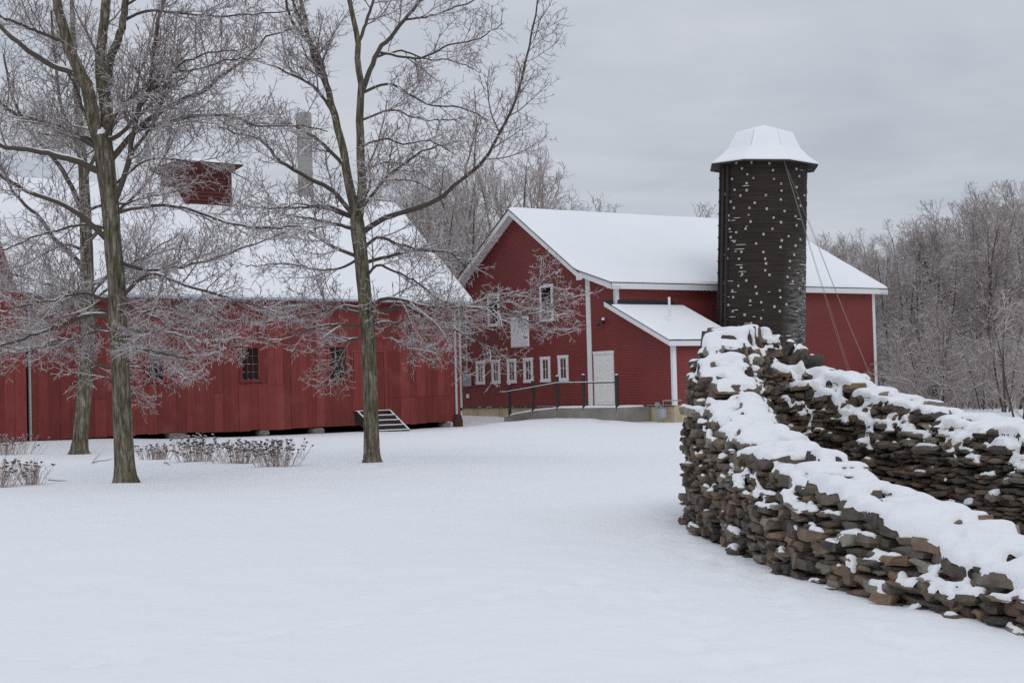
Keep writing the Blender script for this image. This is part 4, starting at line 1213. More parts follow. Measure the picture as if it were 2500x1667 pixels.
    # snow needs a flat enough seat with support around it
    seat = ok & (sl < 1.4 + (nzf - .45) * 2.0) & (Nz > .42)
    sup = blur(seat.astype(float), 2)
    m = ok & (sup > .48 - (nzf - .45) * .6)
    # crest carries an unbroken blanket
    zc = (a0 + ig * res)[..., None] * exn + (b0 + jg * res)[..., None] * eyn - Dn * Hm[..., None]
    xy = zc[..., :2].reshape(-1, 2)
    crest = np.zeros(m.size, bool)
    hp, _, _ = at(s_head); HX, HY = hp
    mm = m.ravel() | ok.ravel()
    Pq = P[::4]
    idxs = np.nonzero(mm)[0]
    for c0 in range(0, len(idxs), 20000):
        q = idxs[c0:c0 + 20000]
        d = ((xy[q][:, None, :] - Pq[None, :, :2]) ** 2).sum(-1); j = d.argmin(1)
        crest[q] = (zc.reshape(-1, 3)[q, 2] > Pq[j, 2] - .07) & (np.sqrt(d.min(1)) < .50) & (np.hypot(Pq[j, 0] - HX, Pq[j, 1] - HY) > 1.0)
    crest = crest.reshape(m.shape)
    nzg = fbm(ig * res * 9, jg * res * 9, 57, 3)
    m |= crest & (sl < 1.0 + (nzf - .45) * 3.5 + (nzg - .45) * 5) & ok & (blur((crest & ok).astype(float), 2) > .5)
    m &= ~cliff
    # clean specks, then depth from the rim
    m = blur(m.astype(float), 1) > .46
    m |= blur(m.astype(float), 3) > .70
    m &= ~cliff
    m = blur(m.astype(float), 1) > .42
    m &= ok
    dist = np.zeros(m.shape); er = m.copy()
    for k in range(9):
        dist += er
        e2 = er.copy(); e2[1:] &= er[:-1]; e2[:-1] &= er[1:]; e2[:, 1:] &= er[:, :-1]; e2[:, :-1] &= er[:, 1:]; er = e2
    dm = dist * res
    thick = np.sqrt(np.clip(dm / .10, 0, 1)) * np.where(crest, .056, .048) * (.5 + .6 * nzf + .5 * nzg)
    Hb = mblur(Hm, m, 2)
    Hc = np.where(crest, np.maximum(Hb, Hm - .01), np.maximum(mblur(Hm, m, 2), Hm - .004))
    Hc = mblur(Hc, m, 1)
    Zs = Hc + blur(thick, 1)
    ring = m.copy(); ring[1:] |= m[:-1]; ring[:-1] |= m[1:]; ring[:, 1:] |= m[:, :-1]; ring[:, :-1] |= m[:, 1:]
    rim = ring & ~m
    Hn = mblur(Zs, m, 1)
    Zs = np.where(m, Zs, np.where(rim, Hn - .040, 0))
    vid = -np.ones(m.shape, int); vid[ring] = np.arange(ring.sum())
    Vv = ((a0 + ig * res)[..., None] * exn + (b0 + jg * res)[..., None] * eyn - Dn * Zs[..., None])[ring]
    q = np.stack([vid[:-1, :-1], vid[:-1, 1:], vid[1:, 1:], vid[1:, :-1]], -1); zq = np.stack([Zs[:-1, :-1], Zs[:-1, 1:], Zs[1:, 1:], Zs[1:, :-1]], -1)
    good = (q >= 0).all(-1) & ((zq.max(-1) - zq.min(-1)) < .075)
    Fq = q[good]
    used = np.unique(Fq); rm = -np.ones(len(Vv), int); rm[used] = np.arange(len(used))
    Vv = Vv[used]; Fq = rm[Fq]
    E = np.concatenate([Fq[:, [0, 1]], Fq[:, [1, 2]], Fq[:, [2, 3]], Fq[:, [3, 0]]])
    Es = np.sort(E, 1); key = Es[:, 0].astype(np.int64) * len(Vv) + Es[:, 1]
    uk, first, cnt = np.unique(key, return_index=True, return_counts=True)
    Eu = Es[first]; bnd = cnt == 1; isb = np.zeros(len(Vv), bool); isb[Eu[bnd].ravel()] = True
    Eb = Eu[bnd]; Ei = Eu[~isb[Eu].all(1)]
    for it in range(5):           # round off the sampling steps: rim along the rim, inside everywhere
        acc = np.zeros_like(Vv); c_ = np.zeros(len(Vv))
        for a_, b_ in ((Ei[:, 0], Ei[:, 1]), (Ei[:, 1], Ei[:, 0])):
            k_ = ~isb[a_]; np.add.at(acc, a_[k_], Vv[b_[k_]]); np.add.at(c_, a_[k_], 1)
        for a_, b_ in ((Eb[:, 0], Eb[:, 1]), (Eb[:, 1], Eb[:, 0])):
            np.add.at(acc, a_, Vv[b_]); np.add.at(c_, a_, 1)
        f_ = np.where(isb, .5, .30 if it < 3 else .0)[:, None] * (c_ > 0)[:, None]
        Vv = Vv * (1 - f_) + acc / np.maximum(c_, 1)[:, None] * f_
    me = np_mesh('wall_snow', Vv - np.array(root.location), Fq, 'snow_clump', True)
    # faces should look up
    nn = np.zeros(3)
    me.update(); 
    if len(me.polygons) and np.mean([p.normal.z for p in me.polygons[:2000]]) < 0: me.flip_normals()
    tag(link('snow_cover', me, root), kind='stuff')
    print('snow faces', len(Fq), 'rays', len(ii))
    return root
# ------------------------------------------------------------------ trees
def unit(v): return v / np.maximum(np.linalg.norm(v, axis=-1, keepdims=True), 1e-9)
def tubes(P, R, n):
    """P (N,K,3) polylines, R (N,K) radii -> verts, quad faces"""
    N, K, _ = P.shape
    T = np.empty_like(P); T[:, 1:-1] = P[:, 2:] - P[:, :-2]; T[:, 0] = P[:, 1] - P[:, 0]; T[:, -1] = P[:, -1] - P[:, -2]
    T = unit(T); main = unit(P[:, -1] - P[:, 0])[:, None, :] + 0 * T
    ref = np.where(np.abs(main[..., 2:3]) < .8, np.array([0, 0, 1.]), np.array([1., 0, 0]))
    U = unit(np.cross(T, ref)); Wv = np.cross(U, T)
    a = np.arange(n) * 2 * np.pi / n + math.pi / 2
    V = P[:, :, None, :] + R[:, :, None, None] * (np.cos(a)[None, None, :, None] * U[:, :, None, :] + np.sin(a)[None, None, :, None] * Wv[:, :, None, :])
    idx = np.arange(N * K * n).reshape(N, K, n)
    nx = np.roll(idx, -1, 2)
    F = np.stack([idx[:, :-1], nx[:, :-1], nx[:, 1:], idx[:, 1:]], -1).reshape(-1, 4)
    return V.reshape(-1, 3), F
def resample(pts, rad, n):
    pts = np.asarray(pts, float); s = np.concatenate([[0], np.cumsum(np.linalg.norm(np.diff(pts, axis=0), axis=1))])
    # smooth first
    if len(pts) > 2:
        q = smooth_path(np.hstack([pts, np.asarray(rad, float)[:, None]]), 6)
    else:
        q = np.hstack([pts, np.asarray(rad, float)[:, None]])
    s = np.concatenate([[0], np.cumsum(np.linalg.norm(np.diff(q[:, :3], axis=0), axis=1))]); t = np.linspace(0, s[-1], n)
    return np.stack([np.interp(t, s, q[:, i]) for i in range(3)], 1), np.maximum(np.interp(t, s, q[:, 3]), .002), s[-1]
def grow(rg, P, Rr, Ln, spacing, length, npts, ang=(30, 65), up=.10, wob=.16, start=.12, rmul=.62, rtip=.003, flat=0.0, rmax=9., pair=False, taper=.55, rskip=9.):
    """children along parents; returns P, R, lengths"""
    N, K, _ = P.shape
    cnt = np.floor(Ln * (1 - start) / spacing + rg.random(N)).astype(int)
    if pair: cnt = cnt * 2
    idx = np.repeat(np.arange(N), cnt)
    if len(idx) == 0: return np.zeros((0, npts, 3)), np.zeros((0, npts)), np.zeros(0)
    first = np.concatenate([[0], np.cumsum(cnt)[:-1]]); k = np.arange(len(idx)) - first[idx]
    if pair:
        u = start + (1 - start) * ((k // 2) + .3 + .4 * np.repeat(rg.random(len(idx) // 2 + 1), 2)[:len(idx)]) / np.maximum(cnt[idx] // 2, 1)
    else:
        u = start + (1 - start) * (k + rg.random(len(idx))) / cnt[idx]
    u = np.clip(u, 0, .995)
    f = u * (K - 1); i0 = f.astype(int); fr = (f - i0)[:, None]
    A = P[idx, i0]; B = P[idx, i0 + 1]
    p0 = A * (1 - fr) + B * fr; t = unit(B - A)
    r0 = Rr[idx, i0] * (1 - fr[:, 0]) + Rr[idx, i0 + 1] * fr[:, 0]
    if rskip < 9:
        kp = (r0 < rskip) | (rg.random(len(idx)) < .2)
        idx, u, k, p0, t, r0 = idx[kp], u[kp], k[kp], p0[kp], t[kp], r0[kp]
    rnd = unit(rg.normal(size=(len(idx), 3)) * np.array([1, 1, 1 - flat]))
    if pair:
        sgn = np.where(k % 2 == 0, 1., -1.)[:, None]
        rr = np.repeat(rnd[::1], 1, 0); rnd = np.where((k % 2 == 0)[:, None], rnd, -np.roll(rnd, 1, 0))
    perp = unit(rnd - t * (rnd * t).sum(1, keepdims=True))
    a = np.radians(rg.uniform(ang[0], ang[1], len(idx)))[:, None]
    d = unit(np.cos(a) * t + np.sin(a) * perp)
    ln = length(Ln[idx], u, rg.random(len(idx)))
    step = (ln / (npts - 1))[:, None]
    out = np.empty((len(idx), npts, 3)); out[:, 0] = p0
    upv = np.array([0, 0, 1.]) * up
    bend = rg.normal(size=(len(idx), 3)) * wob * .4
    for j in range(1, npts):
        out[:, j] = out[:, j - 1] + d * step
        d = unit(d + upv + bend + rg.normal(size=d.shape) * wob)
    rb = np.minimum(r0 * rmul, rmax); rb = np.maximum(rb, rtip * 1.15)
    R = rb[:, None] + (np.maximum(rtip, rb * (1 - taper) * .6) - rb)[:, None] * np.linspace(0, 1, npts)[None]
    return out, np.maximum(R, rtip), ln

def px_line(fn, pts, d0, d1, base=None):
    """guide limb: photo pixels with a depth that runs from d0 to d1"""
    n = len(pts); out = []
    for i, p in enumerate(pts):
        f = i / (n - 1); out.append(at_depth(*fn(*p), d0 + (d1 - d0) * f))
    return np.array(out)
SRC = lambda x, y: (x, y)

def build_tree(name, label, group, d, trunk, limbs, seed, dens=1.0, extra=0, extra_h=(2, 8), tw=.0040, ice=True, twig_len=1.0):
    """a foreground tree from guide lines: trunk and limbs are traced, finer wood grows on them"""
    rg = np.random.default_rng(seed)
    ppm = FPX / d
    tp = np.array([at_depth(x, y, d) for x, y, w in trunk]); tr = np.array([w / 2 / ppm for x, y, w in trunk])
    base = tp[0].copy(); g = gz1(base[0], base[1])
    dz = base[2] - g
    root = empty(name, (base[0], base[1], g))
    tag(root, label, 'tree', group)
    loc = np.array([base[0], base[1], g])
    TREE_BASES.append((base[0], base[1]))
    tp = np.vstack([[tp[0][0], tp[0][1], g - .15], tp]); tr = np.concatenate([[tr[0] * 1.25], tr])
    q, r, L_ = resample(tp, tr, 46)
    # bark relief on the trunk: ribs and slight bulges
    n = 20
    V, F = tubes(q[None], r[None], n)
    V = V.reshape(46, n, 3); ctr = q[:, None, :]
    k = np.arange(n)
    ph = rg.uniform(0, 6.28, 3)
    rel = 1 + .035 * np.sin(k * 2 * np.pi / n * 5 + ph[0] + q[:, 2:3] * .7) + .03 * np.sin(k * 2 * np.pi / n * 3 + ph[1] - q[:, 2:3] * 1.1) + rg.normal(0, .012, (46, n))
    flare = np.exp(-np.clip(q[:, 2] - g, 0, 9) / .18)[:, None] * (.22 + .22 * np.sin(k * 2 * np.pi / n * 4 + ph[2]))
    V = ctr + (V - ctr) * (rel + flare)[..., None]
    link('trunk', np_mesh('trunk', V.reshape(-1, 3) - loc, F, 'bark', True), root)
    LP, LR, LL = [], [], []
    K = 22
    def add_limb(P, r0, r1):
        rr = r0 + (r1 - r0) * np.linspace(0, 1, len(P)) ** .85
        a, b, l = resample(P, rr, K); a[1:-1] += rg.normal(0, .012, (K - 2, 3)) * np.linspace(.3, 1.6, K - 2)[:, None]
        LP.append(a); LR.append(b); LL.append(l)
    for fn, pts, w0, w1, dd in limbs:
        st = fn(*pts[0])
        PL = px_line(fn, pts, d + dd[0], d + dd[1])
        # root it in the wood it springs from
        cand = [q] + LP; best = None
        for cq in cand:
            dist = np.linalg.norm((cq - PL[0]) * np.array([1, .5, 1]), axis=1); j = int(dist.argmin())
            if best is None or dist[j] < best[0]: best = (dist[j], cq[max(j - 1, 0)])
        if best[0] < 1.2:
            PL[0] = PL[0] * .25 + best[1] * .75 if best[0] < .25 else PL[0]
            if best[0] >= .05: PL = np.vstack([best[1], PL[1:] if best[0] < .25 else PL])
        add_limb(PL, w0 / 2 / ppm, w1 / 2 / ppm)
    # limbs that run towards and away from the lens (their place in the photo is hidden in the crown)
    hs = q[:, 2]
    for e in range(extra):
        z = rg.uniform(*extra_h); i = int(np.argmin(np.abs(hs - (g + z)))); p0 = q[min(i, 44)]
        az = (1 if rg.random() < .72 else -1) * math.pi / 2 + rg.normal(0, .75)
        l = rg.uniform(2.0, 3.8); el = rg.uniform(.05, .75)
        v = np.array([math.cos(az) * math.cos(el), math.sin(az) * math.cos(el), math.sin(el)])
        pts = [p0]; 
        for j in range(6): pts.append(pts[-1] + v * l / 6); v = unit(v + np.array([0, 0, .03]) + rg.normal(0, .12, 3))
        add_limb(np.array(pts), max(r[min(i, 44)] * .30, .03), .008)
    LP = np.array(LP); LR = np.array(LR); LL = np.array(LL)
    for i in range(len(LP)):
        V, F = tubes(LP[i:i + 1], LR[i:i + 1], 8)
        link('limb', np_mesh('limb', V - loc, F, 'branch_bark' if LR[i][0] < .10 else 'bark', True), root)
    # finer wood
    b1, r1, l1 = grow(rg, LP, LR, LL, .235 / dens, lambda L, u, x: np.clip((.45 + .42 * (1 - u) * np.sqrt(L)) * (.5 + .95 * x) * 1.15, .35, 2.3) * twig_len, 9, (30, 62), .045, .085, .14, .55, .0075, .35, .026, rskip=.042)
    b2, r2, l2 = grow(rg, b1, r1, l1, .175 / dens, lambda L, u, x: np.clip((.16 + .36 * L * (1 - .65 * u)) * (.5 + x), .12, .85) * twig_len, 6, (35, 62), .07, .10, .10, .66, .0058, .15, .012, True)
    b3, r3, l3 = grow(rg, b2, r2, l2, .165 / dens, lambda L, u, x: np.clip((.06 + .24 * L * (1 - .5 * u)) * (.55 + .9 * x), .05, .26) * twig_len, 3, (38, 65), .14, .08, .16, .85, tw, .0, .0058, True)
    Vs = []; Fs = []; off = 0
    for (b, r, n) in ((b1, r1, 4), (b2, r2, 3), (b3, r3, 3)):
        if len(b) == 0: continue
        V, F = tubes(b, r, n); Vs.append(V); Fs.append(F + off); off += len(V)
    tag(link('twigs', np_mesh('twigs', np.concatenate(Vs) - loc, np.concatenate(Fs), 'twig_ice', False), root), kind='stuff')
    # snow lying along limbs and branches
    SV = []; SF = []; off = 0
    for (b, r, up) in ((LP, LR, .72), (b1, r1, .8)):
        T = unit(np.diff(b, axis=1)); lev = np.sqrt(1 - T[..., 2] ** 2)         # 1 = level
        lev = np.concatenate([lev, lev[:, -1:]], 1)
        w = np.clip((lev - .62) / .3, 0, 1) * np.clip(.55 + .6 * np.sin(b[..., 0] * 5 + b[..., 2] * 7), 0, 1)
        rr = np.minimum(r * .78, .045) * w + .0006
        c = b.copy(); c[..., 2] += r * up * .85
        V, F = tubes(c, rr, 5); SV.append(V); SF.append(F + off); off += len(V)
    tag(link('branch_snow', np_mesh('branch_snow', np.concatenate(SV) - loc, np.concatenate(SF), 'snow_clump', True), root), kind='stuff')
    # snow caught in the crotches
    for i in range(min(7, len(LP))):
        j = rg.integers(0, len(LP)); p = LP[j][1]; rr = LR[j][0]
        if rr < .03: continue
        o = link('crotch_snow', CROTCH, root); o.location = p - loc + np.array([0, 0, rr * .7]); o.scale = (rr * 1.0, rr * 1.0, rr * 1.1)
    if ice:
        sel = rg.random(len(b2)) < .75
        pts = np.concatenate([b2[sel][:, 1:].reshape(-1, 3), b3[:, -1]]); z = pts[:, 2] - g
        keep = rg.random(len(pts)) < np.where(z < 7.5, .55, .22); pts = pts[keep]
        ln = rg.uniform(.018, .065, len(pts))
        V = np.empty((len(pts), 4, 3)); a0 = rg.uniform(0, 6.28, len(pts))
        for k in range(3):
            V[:, k] = pts + np.stack([np.cos(a0 + k * 2.094), np.sin(a0 + k * 2.094), 0 * a0], 1) * .0046
        V[:, 3] = pts - np.stack([0 * ln, 0 * ln, ln], 1)
        idx = np.arange(len(pts))[:, None] * 4
        F = np.concatenate([idx + np.array([[0, 3, 1]]), idx + np.array([[1, 3, 2]]), idx + np.array([[2, 3, 0]])])
        tag(link('icicles', np_mesh('icicles', V.reshape(-1, 3) - loc, F, 'icicle', False), root), kind='stuff')
    print(name, 'limbs', len(LP), len(b1), len(b2), len(b3))
    return root

CROTCH = None
def crotch_mesh():
    m = MB(); pts = [(0, 0, -.5), (0, 0, -.1), (0, 0, .4), (0, 0, .8), (0, 0, .95)]
    m.tube(pts, [.7, 1.0, .8, .35, .05], 8)
    o = m.build('crotch_snow', 'snow_clump', None, smooth=True); me = o.data; bpy.data.objects.remove(o); return me

def make_foreground_trees():
    global CROTCH
    CROTCH = crotch_mesh()
    R_ = random.uniform
    def dd(a, b): return (a, b)
    A = [
        (K1, [(545, 800), (510, 650), (475, 480), (420, 370), (350, 180), (310, 0), (290, -200), (260, -420)], 39, 17, (0, .3)),
        (K1, [(600, 790), (585, 600), (550, 420), (560, 200), (575, 0), (590, -200), (600, -420)], 35, 17, (.1, 1.0)),
        (K1, [(562, 460), (600, 340), (650, 200), (690, 0), (730, -250)], 26, 14, (.2, -1.2)),
        (K1, [(640, 1130), (700, 900), (720, 760), (760, 600), (820, 480), (850, 200), (895, 0), (930, -250)], 15, 7, (-.1, -1.4)),
        (K1, [(622, 860), (760, 700), (970, 560), (1130, 490), (1200, 410), (1330, 340), (1470, 200), (1640, 150)], 16, 3, (0, .9)),
        (K1, [(830, 660), (1100, 630), (1310, 650), (1400, 690), (1650, 690), (1792, 720)], 10, 3, (.3, 1.6)),
        (K1, [(530, 920), (380, 870), (200, 830), (0, 800), (-200, 740)], 18, 7, (0, -1.2)),
        (K1, [(500, 800), (300, 690), (100, 630), (0, 560), (-150, 500)], 14, 6, (0, .8)),
        (K1, [(580, 1290), (400, 1150), (130, 1040), (0, 950), (-150, 870)], 15, 6, (0, -.9)),
        (K1, [(670, 1130), (900, 1120), (1200, 1200), (1400, 1250), (1620, 1240), (1792, 1330)], 9, 3, (0, -1.5)),
        (K1, [(660, 1400), (850, 1480), (1150, 1420), (1350, 1350), (1560, 1270)], 10, 3, (0, 1.2)),
        (K1, [(390, 360), (250, 340), (20, 170), (-60, 60), (-150, -80)], 16, 7, (.1, .9)),
        (K1, [(330, 160), (170, 160), (0, 90), (-100, 40)], 9, 4, (.1, -.9)),
        (c3b, [(700, 270), (560, 310), (420, 370), (250, 430), (0, 510), (-150, 560)], 13, 4, (0, -.7)),
        (c3b, [(830, 170), (950, 50), (1150, 110), (1350, 170), (1550, 230), (1750, 290)], 11, 3, (0, -1.0)),
        (c3b, [(835, 450), (930, 530), (1050, 560), (1200, 590), (1330, 640)], 7, 2.5, (0, -1.1)),
        (c3b, [(825, 250), (1000, 330), (1200, 380), (1400, 450), (1550, 520)], 8, 2.5, (0, .8)),
        (c3b, [(700, 300), (600, 250), (480, 180), (300, 110), (0, 30)], 9, 3, (0, 1.0)),
        (c3b, [(720, 710), (650, 690), (600, 610), (540, 590)], 5, 2, (0, -.4)),
        (c3b, [(830, 380), (980, 420), (1130, 430), (1300, 480), (1420, 500)], 7, 2.5, (0, -1.6)),
        (c3b, [(710, 380), (600, 420), (450, 470), (250, 520), (60, 560)], 7, 2.5, (0, 1.1)),
        (K1, [(720, 760), (860, 640), (900, 470), (1000, 350), (1120, 300), (1300, 280)], 9, 3, (-.4, -2.0)),
        (K1, [(820, 480), (950, 400), (1100, 380), (1250, 330), (1420, 320)], 7, 3, (-.7, -1.9)),
        (K1, [(690, 0), (850, -60), (1000, -80), (1200, -90)], 7, 3, (-1, -.6)),
        (K1, [(670, 90), (800, 60), (950, 70), (1150, 90), (1400, 80), (1600, 60)], 8, 3, (-.8, .6)),
        (K1, [(640, 1000), (800, 880), (1000, 880), (1200, 910), (1350, 980)], 7, 2.5, (0, .9)),
        (K1, [(600, 1200), (450, 1230), (280, 1270), (100, 1330), (-60, 1400)], 8, 3, (0, .9)),
        (c3b, [(700, 200), (560, 170), (400, 200), (200, 240), (0, 290)], 8, 3, (0, -1.3)),
        (c3b, [(822, 300), (900, 300), (1050, 260), (1250, 280), (1450, 350), (1600, 360)], 8, 2.5, (0, -.3)),
    ]
    trunkA = [(309, 1181, 50), (306, 1150, 48), (303, 1090, 47), (300, 1040, 46), (294, 900, 44), (288, 800, 44), (285, 700, 43), (276, 600, 41), (268, 491, 43), (259, 420, 46), (254, 370, 46), (250, 330, 36)]
    build_tree('bare_tree', 'ice-coated bare tree with the thickest trunk, beside the dried flower clumps', 'bare trees on the snowy lawn', 29.3, trunkA, A, 5, 1.07, 4, (3.0, 8.0), .0050)
    B = [
        (K1, [(470, 1470), (400, 1400), (290, 1300), (230, 1200), (100, 1080), (0, 900)], 16, 6, (0, .8)),
        (K1, [(480, 1150), (380, 1000), (280, 850), (150, 700), (60, 500), (20, 300)], 14, 5, (0, 1.0)),
        (K1, [(485, 1280), (620, 1180), (800, 1000), (930, 800), (980, 650)], 11, 3, (0, 1.4)),
        (c3b, [(525, 450), (400, 470), (200, 520), (0, 560), (-100, 580)], 9, 3, (0, -1.0)),
        (c3b, [(575, 590), (640, 630), (720, 650), (860, 640), (960, 680), (1060, 690)], 8, 2.5, (0, -1.0)),
        (c3b, [(540, 330), (420, 300), (280, 330), (100, 400), (0, 420)], 8, 3, (0, 1.0)),
        (c3b, [(600, 330), (720, 380), (880, 470), (1020, 560)], 7, 2.5, (0, 1.2)),
        (K1, [(470, 1000), (420, 800), (330, 560), (300, 300), (280, 60)], 12, 5, (0, -1.0)),
        (K1, [(465, 950), (560, 780), (700, 560), (800, 300), (860, 60)], 11, 4, (0, 1.3)),
        (K1, [(480, 1330), (350, 1340), (180, 1420), (0, 1500)], 8, 3, (0, -.8)),
        (K1, [(520, 1540), (680, 1480), (880, 1380), (1060, 1360)], 7, 2.5, (0, .9)),
        (c3b, [(560, 180), (700, 140), (900, 90), (1100, 60)], 7, 2.5, (0, .8)),
    ]
    trunkB = [(193, 1108, 42), (195, 1085, 37), (199, 1040, 36), (206, 950, 35), (212, 850, 34), (215, 760, 33), (214, 690, 32), (212, 600, 30), (209, 520, 28), (204, 430, 24), (196, 330, 20), (185, 200, 16), (178, 60, 12), (172, -60, 9)]
    build_tree('bare_tree', 'slimmer bare tree with leaning trunk in front of the red wall near the downspout', 'bare trees on the snowy lawn', 44.0, trunkB, B, 8, .95, 8, (4, 12), .0058, twig_len=1.2)
    C = [
        (K2, [(588, 1180), (565, 1000), (540, 850), (490, 640), (440, 480), (380, 330), (330, 120), (300, 0), (260, -250)], 25, 8, (0, .4)),
        (K2, [(622, 1190), (634, 1050), (632, 900), (625, 640), (632, 480), (612, 300), (600, 150), (565, 0), (550, -250)], 26, 9, (0, -.4)),
        (K2, [(640, 1240), (760, 1190), (940, 1140), (1080, 1070), (1160, 1000), (1300, 880), (1400, 700), (1480, 540), (1530, 350), (1570, 150), (1605, 0), (1620, -100)], 15, 2.5, (0, -1.2)),
        (K2, [(650, 1095), (770, 970), (860, 900), (980, 820), (1100, 790), (1180, 770)], 9, 2.5, (0, .8)),
        (K2, [(770, 970), (900, 985), (1000, 1030), (1100, 1080)], 5, 2, (.2, .9)),
        (K2, [(640, 490), (720, 290), (800, 200), (880, 90), (960, 0), (1040, -120)], 14, 6, (0, .7)),
        (K2, [(548, 1110), (470, 1040), (350, 980), (200, 890), (80, 770), (0, 740), (-150, 700)], 13, 4, (0, -.9)),
        (K2, [(552, 1160), (450, 1130), (300, 1135), (100, 1140), (-50, 1100)], 9, 3, (0, .8)),
        (K2, [(578, 1395), (480, 1350), (350, 1270), (200, 1240), (0, 1250)], 10, 3, (0, -.6)),
        (K2, [(635, 1335), (720, 1300), (850, 1340), (1000, 1370), (1120, 1380), (1200, 1460)], 9, 3, (0, .6)),
        (K2, [(645, 1490), (720, 1450), (800, 1480), (950, 1550), (1050, 1640), (1120, 1660)], 8, 2.5, (0, -.6)),
        (K2, [(515, 830), (400, 770), (300, 710), (230, 680), (80, 680), (-60, 640)], 10, 3, (.1, -.9)),
        (K2, [(470, 590), (380, 480), (250, 410), (80, 340), (-100, 260)], 9, 3, (.2, 1.0)),
        (K2, [(640, 480), (780, 460), (900, 520), (1000, 570), (1200, 600), (1330, 660)], 8, 2.5, (-.1, -.8)),
        (K2, [(640, 620), (800, 600), (900, 640), (1060, 660), (1200, 650)], 6, 2.5, (-.1, .8)),
        (K2, [(750, 260), (950, 320), (1100, 250), (1250, 220), (1400, 130)], 7, 2.5, (.3, -.4)),
        (K2, [(880, 100), (1000, 90), (1150, 40), (1250, 0), (1330, -60)], 6, 2.5, (.5, 1.0)),
        (K2, [(740, 280), (850, 280), (1000, 330), (1130, 330), (1250, 380)], 6, 2.5, (.2, 1.3)),
        (K2, [(635, 760), (760, 760), (880, 790), (1000, 770), (1120, 830)], 6, 2.5, (-.2, -1.3)),
        (K2, [(635, 900), (760, 890), (880, 900), (980, 940)], 5, 2.5, (-.2, .6)),
        (c4b, [(625, 320), (700, 265), (780, 245), (900, 260), (1100, 310), (1400, 320), (1700, 330), (1880, 370), (2050, 300), (2180, 230)], 11, 2.5, (0, -1.2)),
        (c4b, [(640, 340), (900, 310), (1020, 370), (1200, 450), (1400, 530), (1550, 620), (1670, 660)], 10, 2.5, (0, -.9)),
        (c4b, [(1580, 310), (1700, 250), (1850, 200), (1980, 130), (2080, 30)], 4, 2, (-.9, -1.3)),
        (c4b, [(1700, 330), (1850, 420), (2000, 460), (2120, 560)], 4, 2, (-.9, -1.2)),
        (c4b, [(650, 420), (780, 430), (900, 470), (1000, 560), (1150, 640), (1260, 720)], 7, 2.5, (0, .7)),
        (c4b, [(655, 400), (740, 470), (790, 560), (860, 610), (950, 625)], 5, 2, (0, -.7)),
        (c4b, [(565, 440), (400, 450), (250, 460), (100, 520), (0, 550), (-150, 600)], 8, 2.5, (0, -.9)),
        (c4b, [(575, 520), (480, 560), (440, 640), (350, 720)], 5, 2, (0, -.4)),
        (c4b, [(560, 350), (400, 330), (200, 360), (0, 400), (-200, 420)], 7, 2.5, (0, .9)),
        (c4b, [(565, 300), (430, 300), (250, 290), (50, 300), (-120, 330)], 6, 2.5, (0, -.3)),
        (c4b, [(580, 540), (400, 590), (280, 620), (140, 660)], 5, 2, (0, .6)),
        (K2, [(590, 1440), (500, 1470), (380, 1470), (200, 1440), (0, 1460)], 7, 2.5, (0, .9)),
        (K2, [(455, 520), (400, 300), (270, 150), (220, 0), (180, -150)], 10, 5, (.3, -.8)),
        (K2, [(465, 570), (425, 400), (360, 250), (310, 120), (230, -60)], 9, 4, (.2, -.5)),
        (K2, [(600, 200), (680, 60), (720, -50), (760, -200)], 9, 5, (-.3, .3)),
    ]
    trunkC = [(909, 1127, 40), (908, 1108, 38), (907, 1060, 37), (905, 1000, 36), (902, 900, 34), (899, 820, 34), (893, 750, 34), (886, 680, 34), (880, 620, 34), (874, 570, 36), (871, 540, 34), (869, 520, 24)]
    build_tree('bare_tree', 'bare icy tree with forked trunk standing in front of the wooden steps', 'bare trees on the snowy lawn', 34.0, trunkC, C, 9, .98, 4, (4.2, 9.5), .0051)

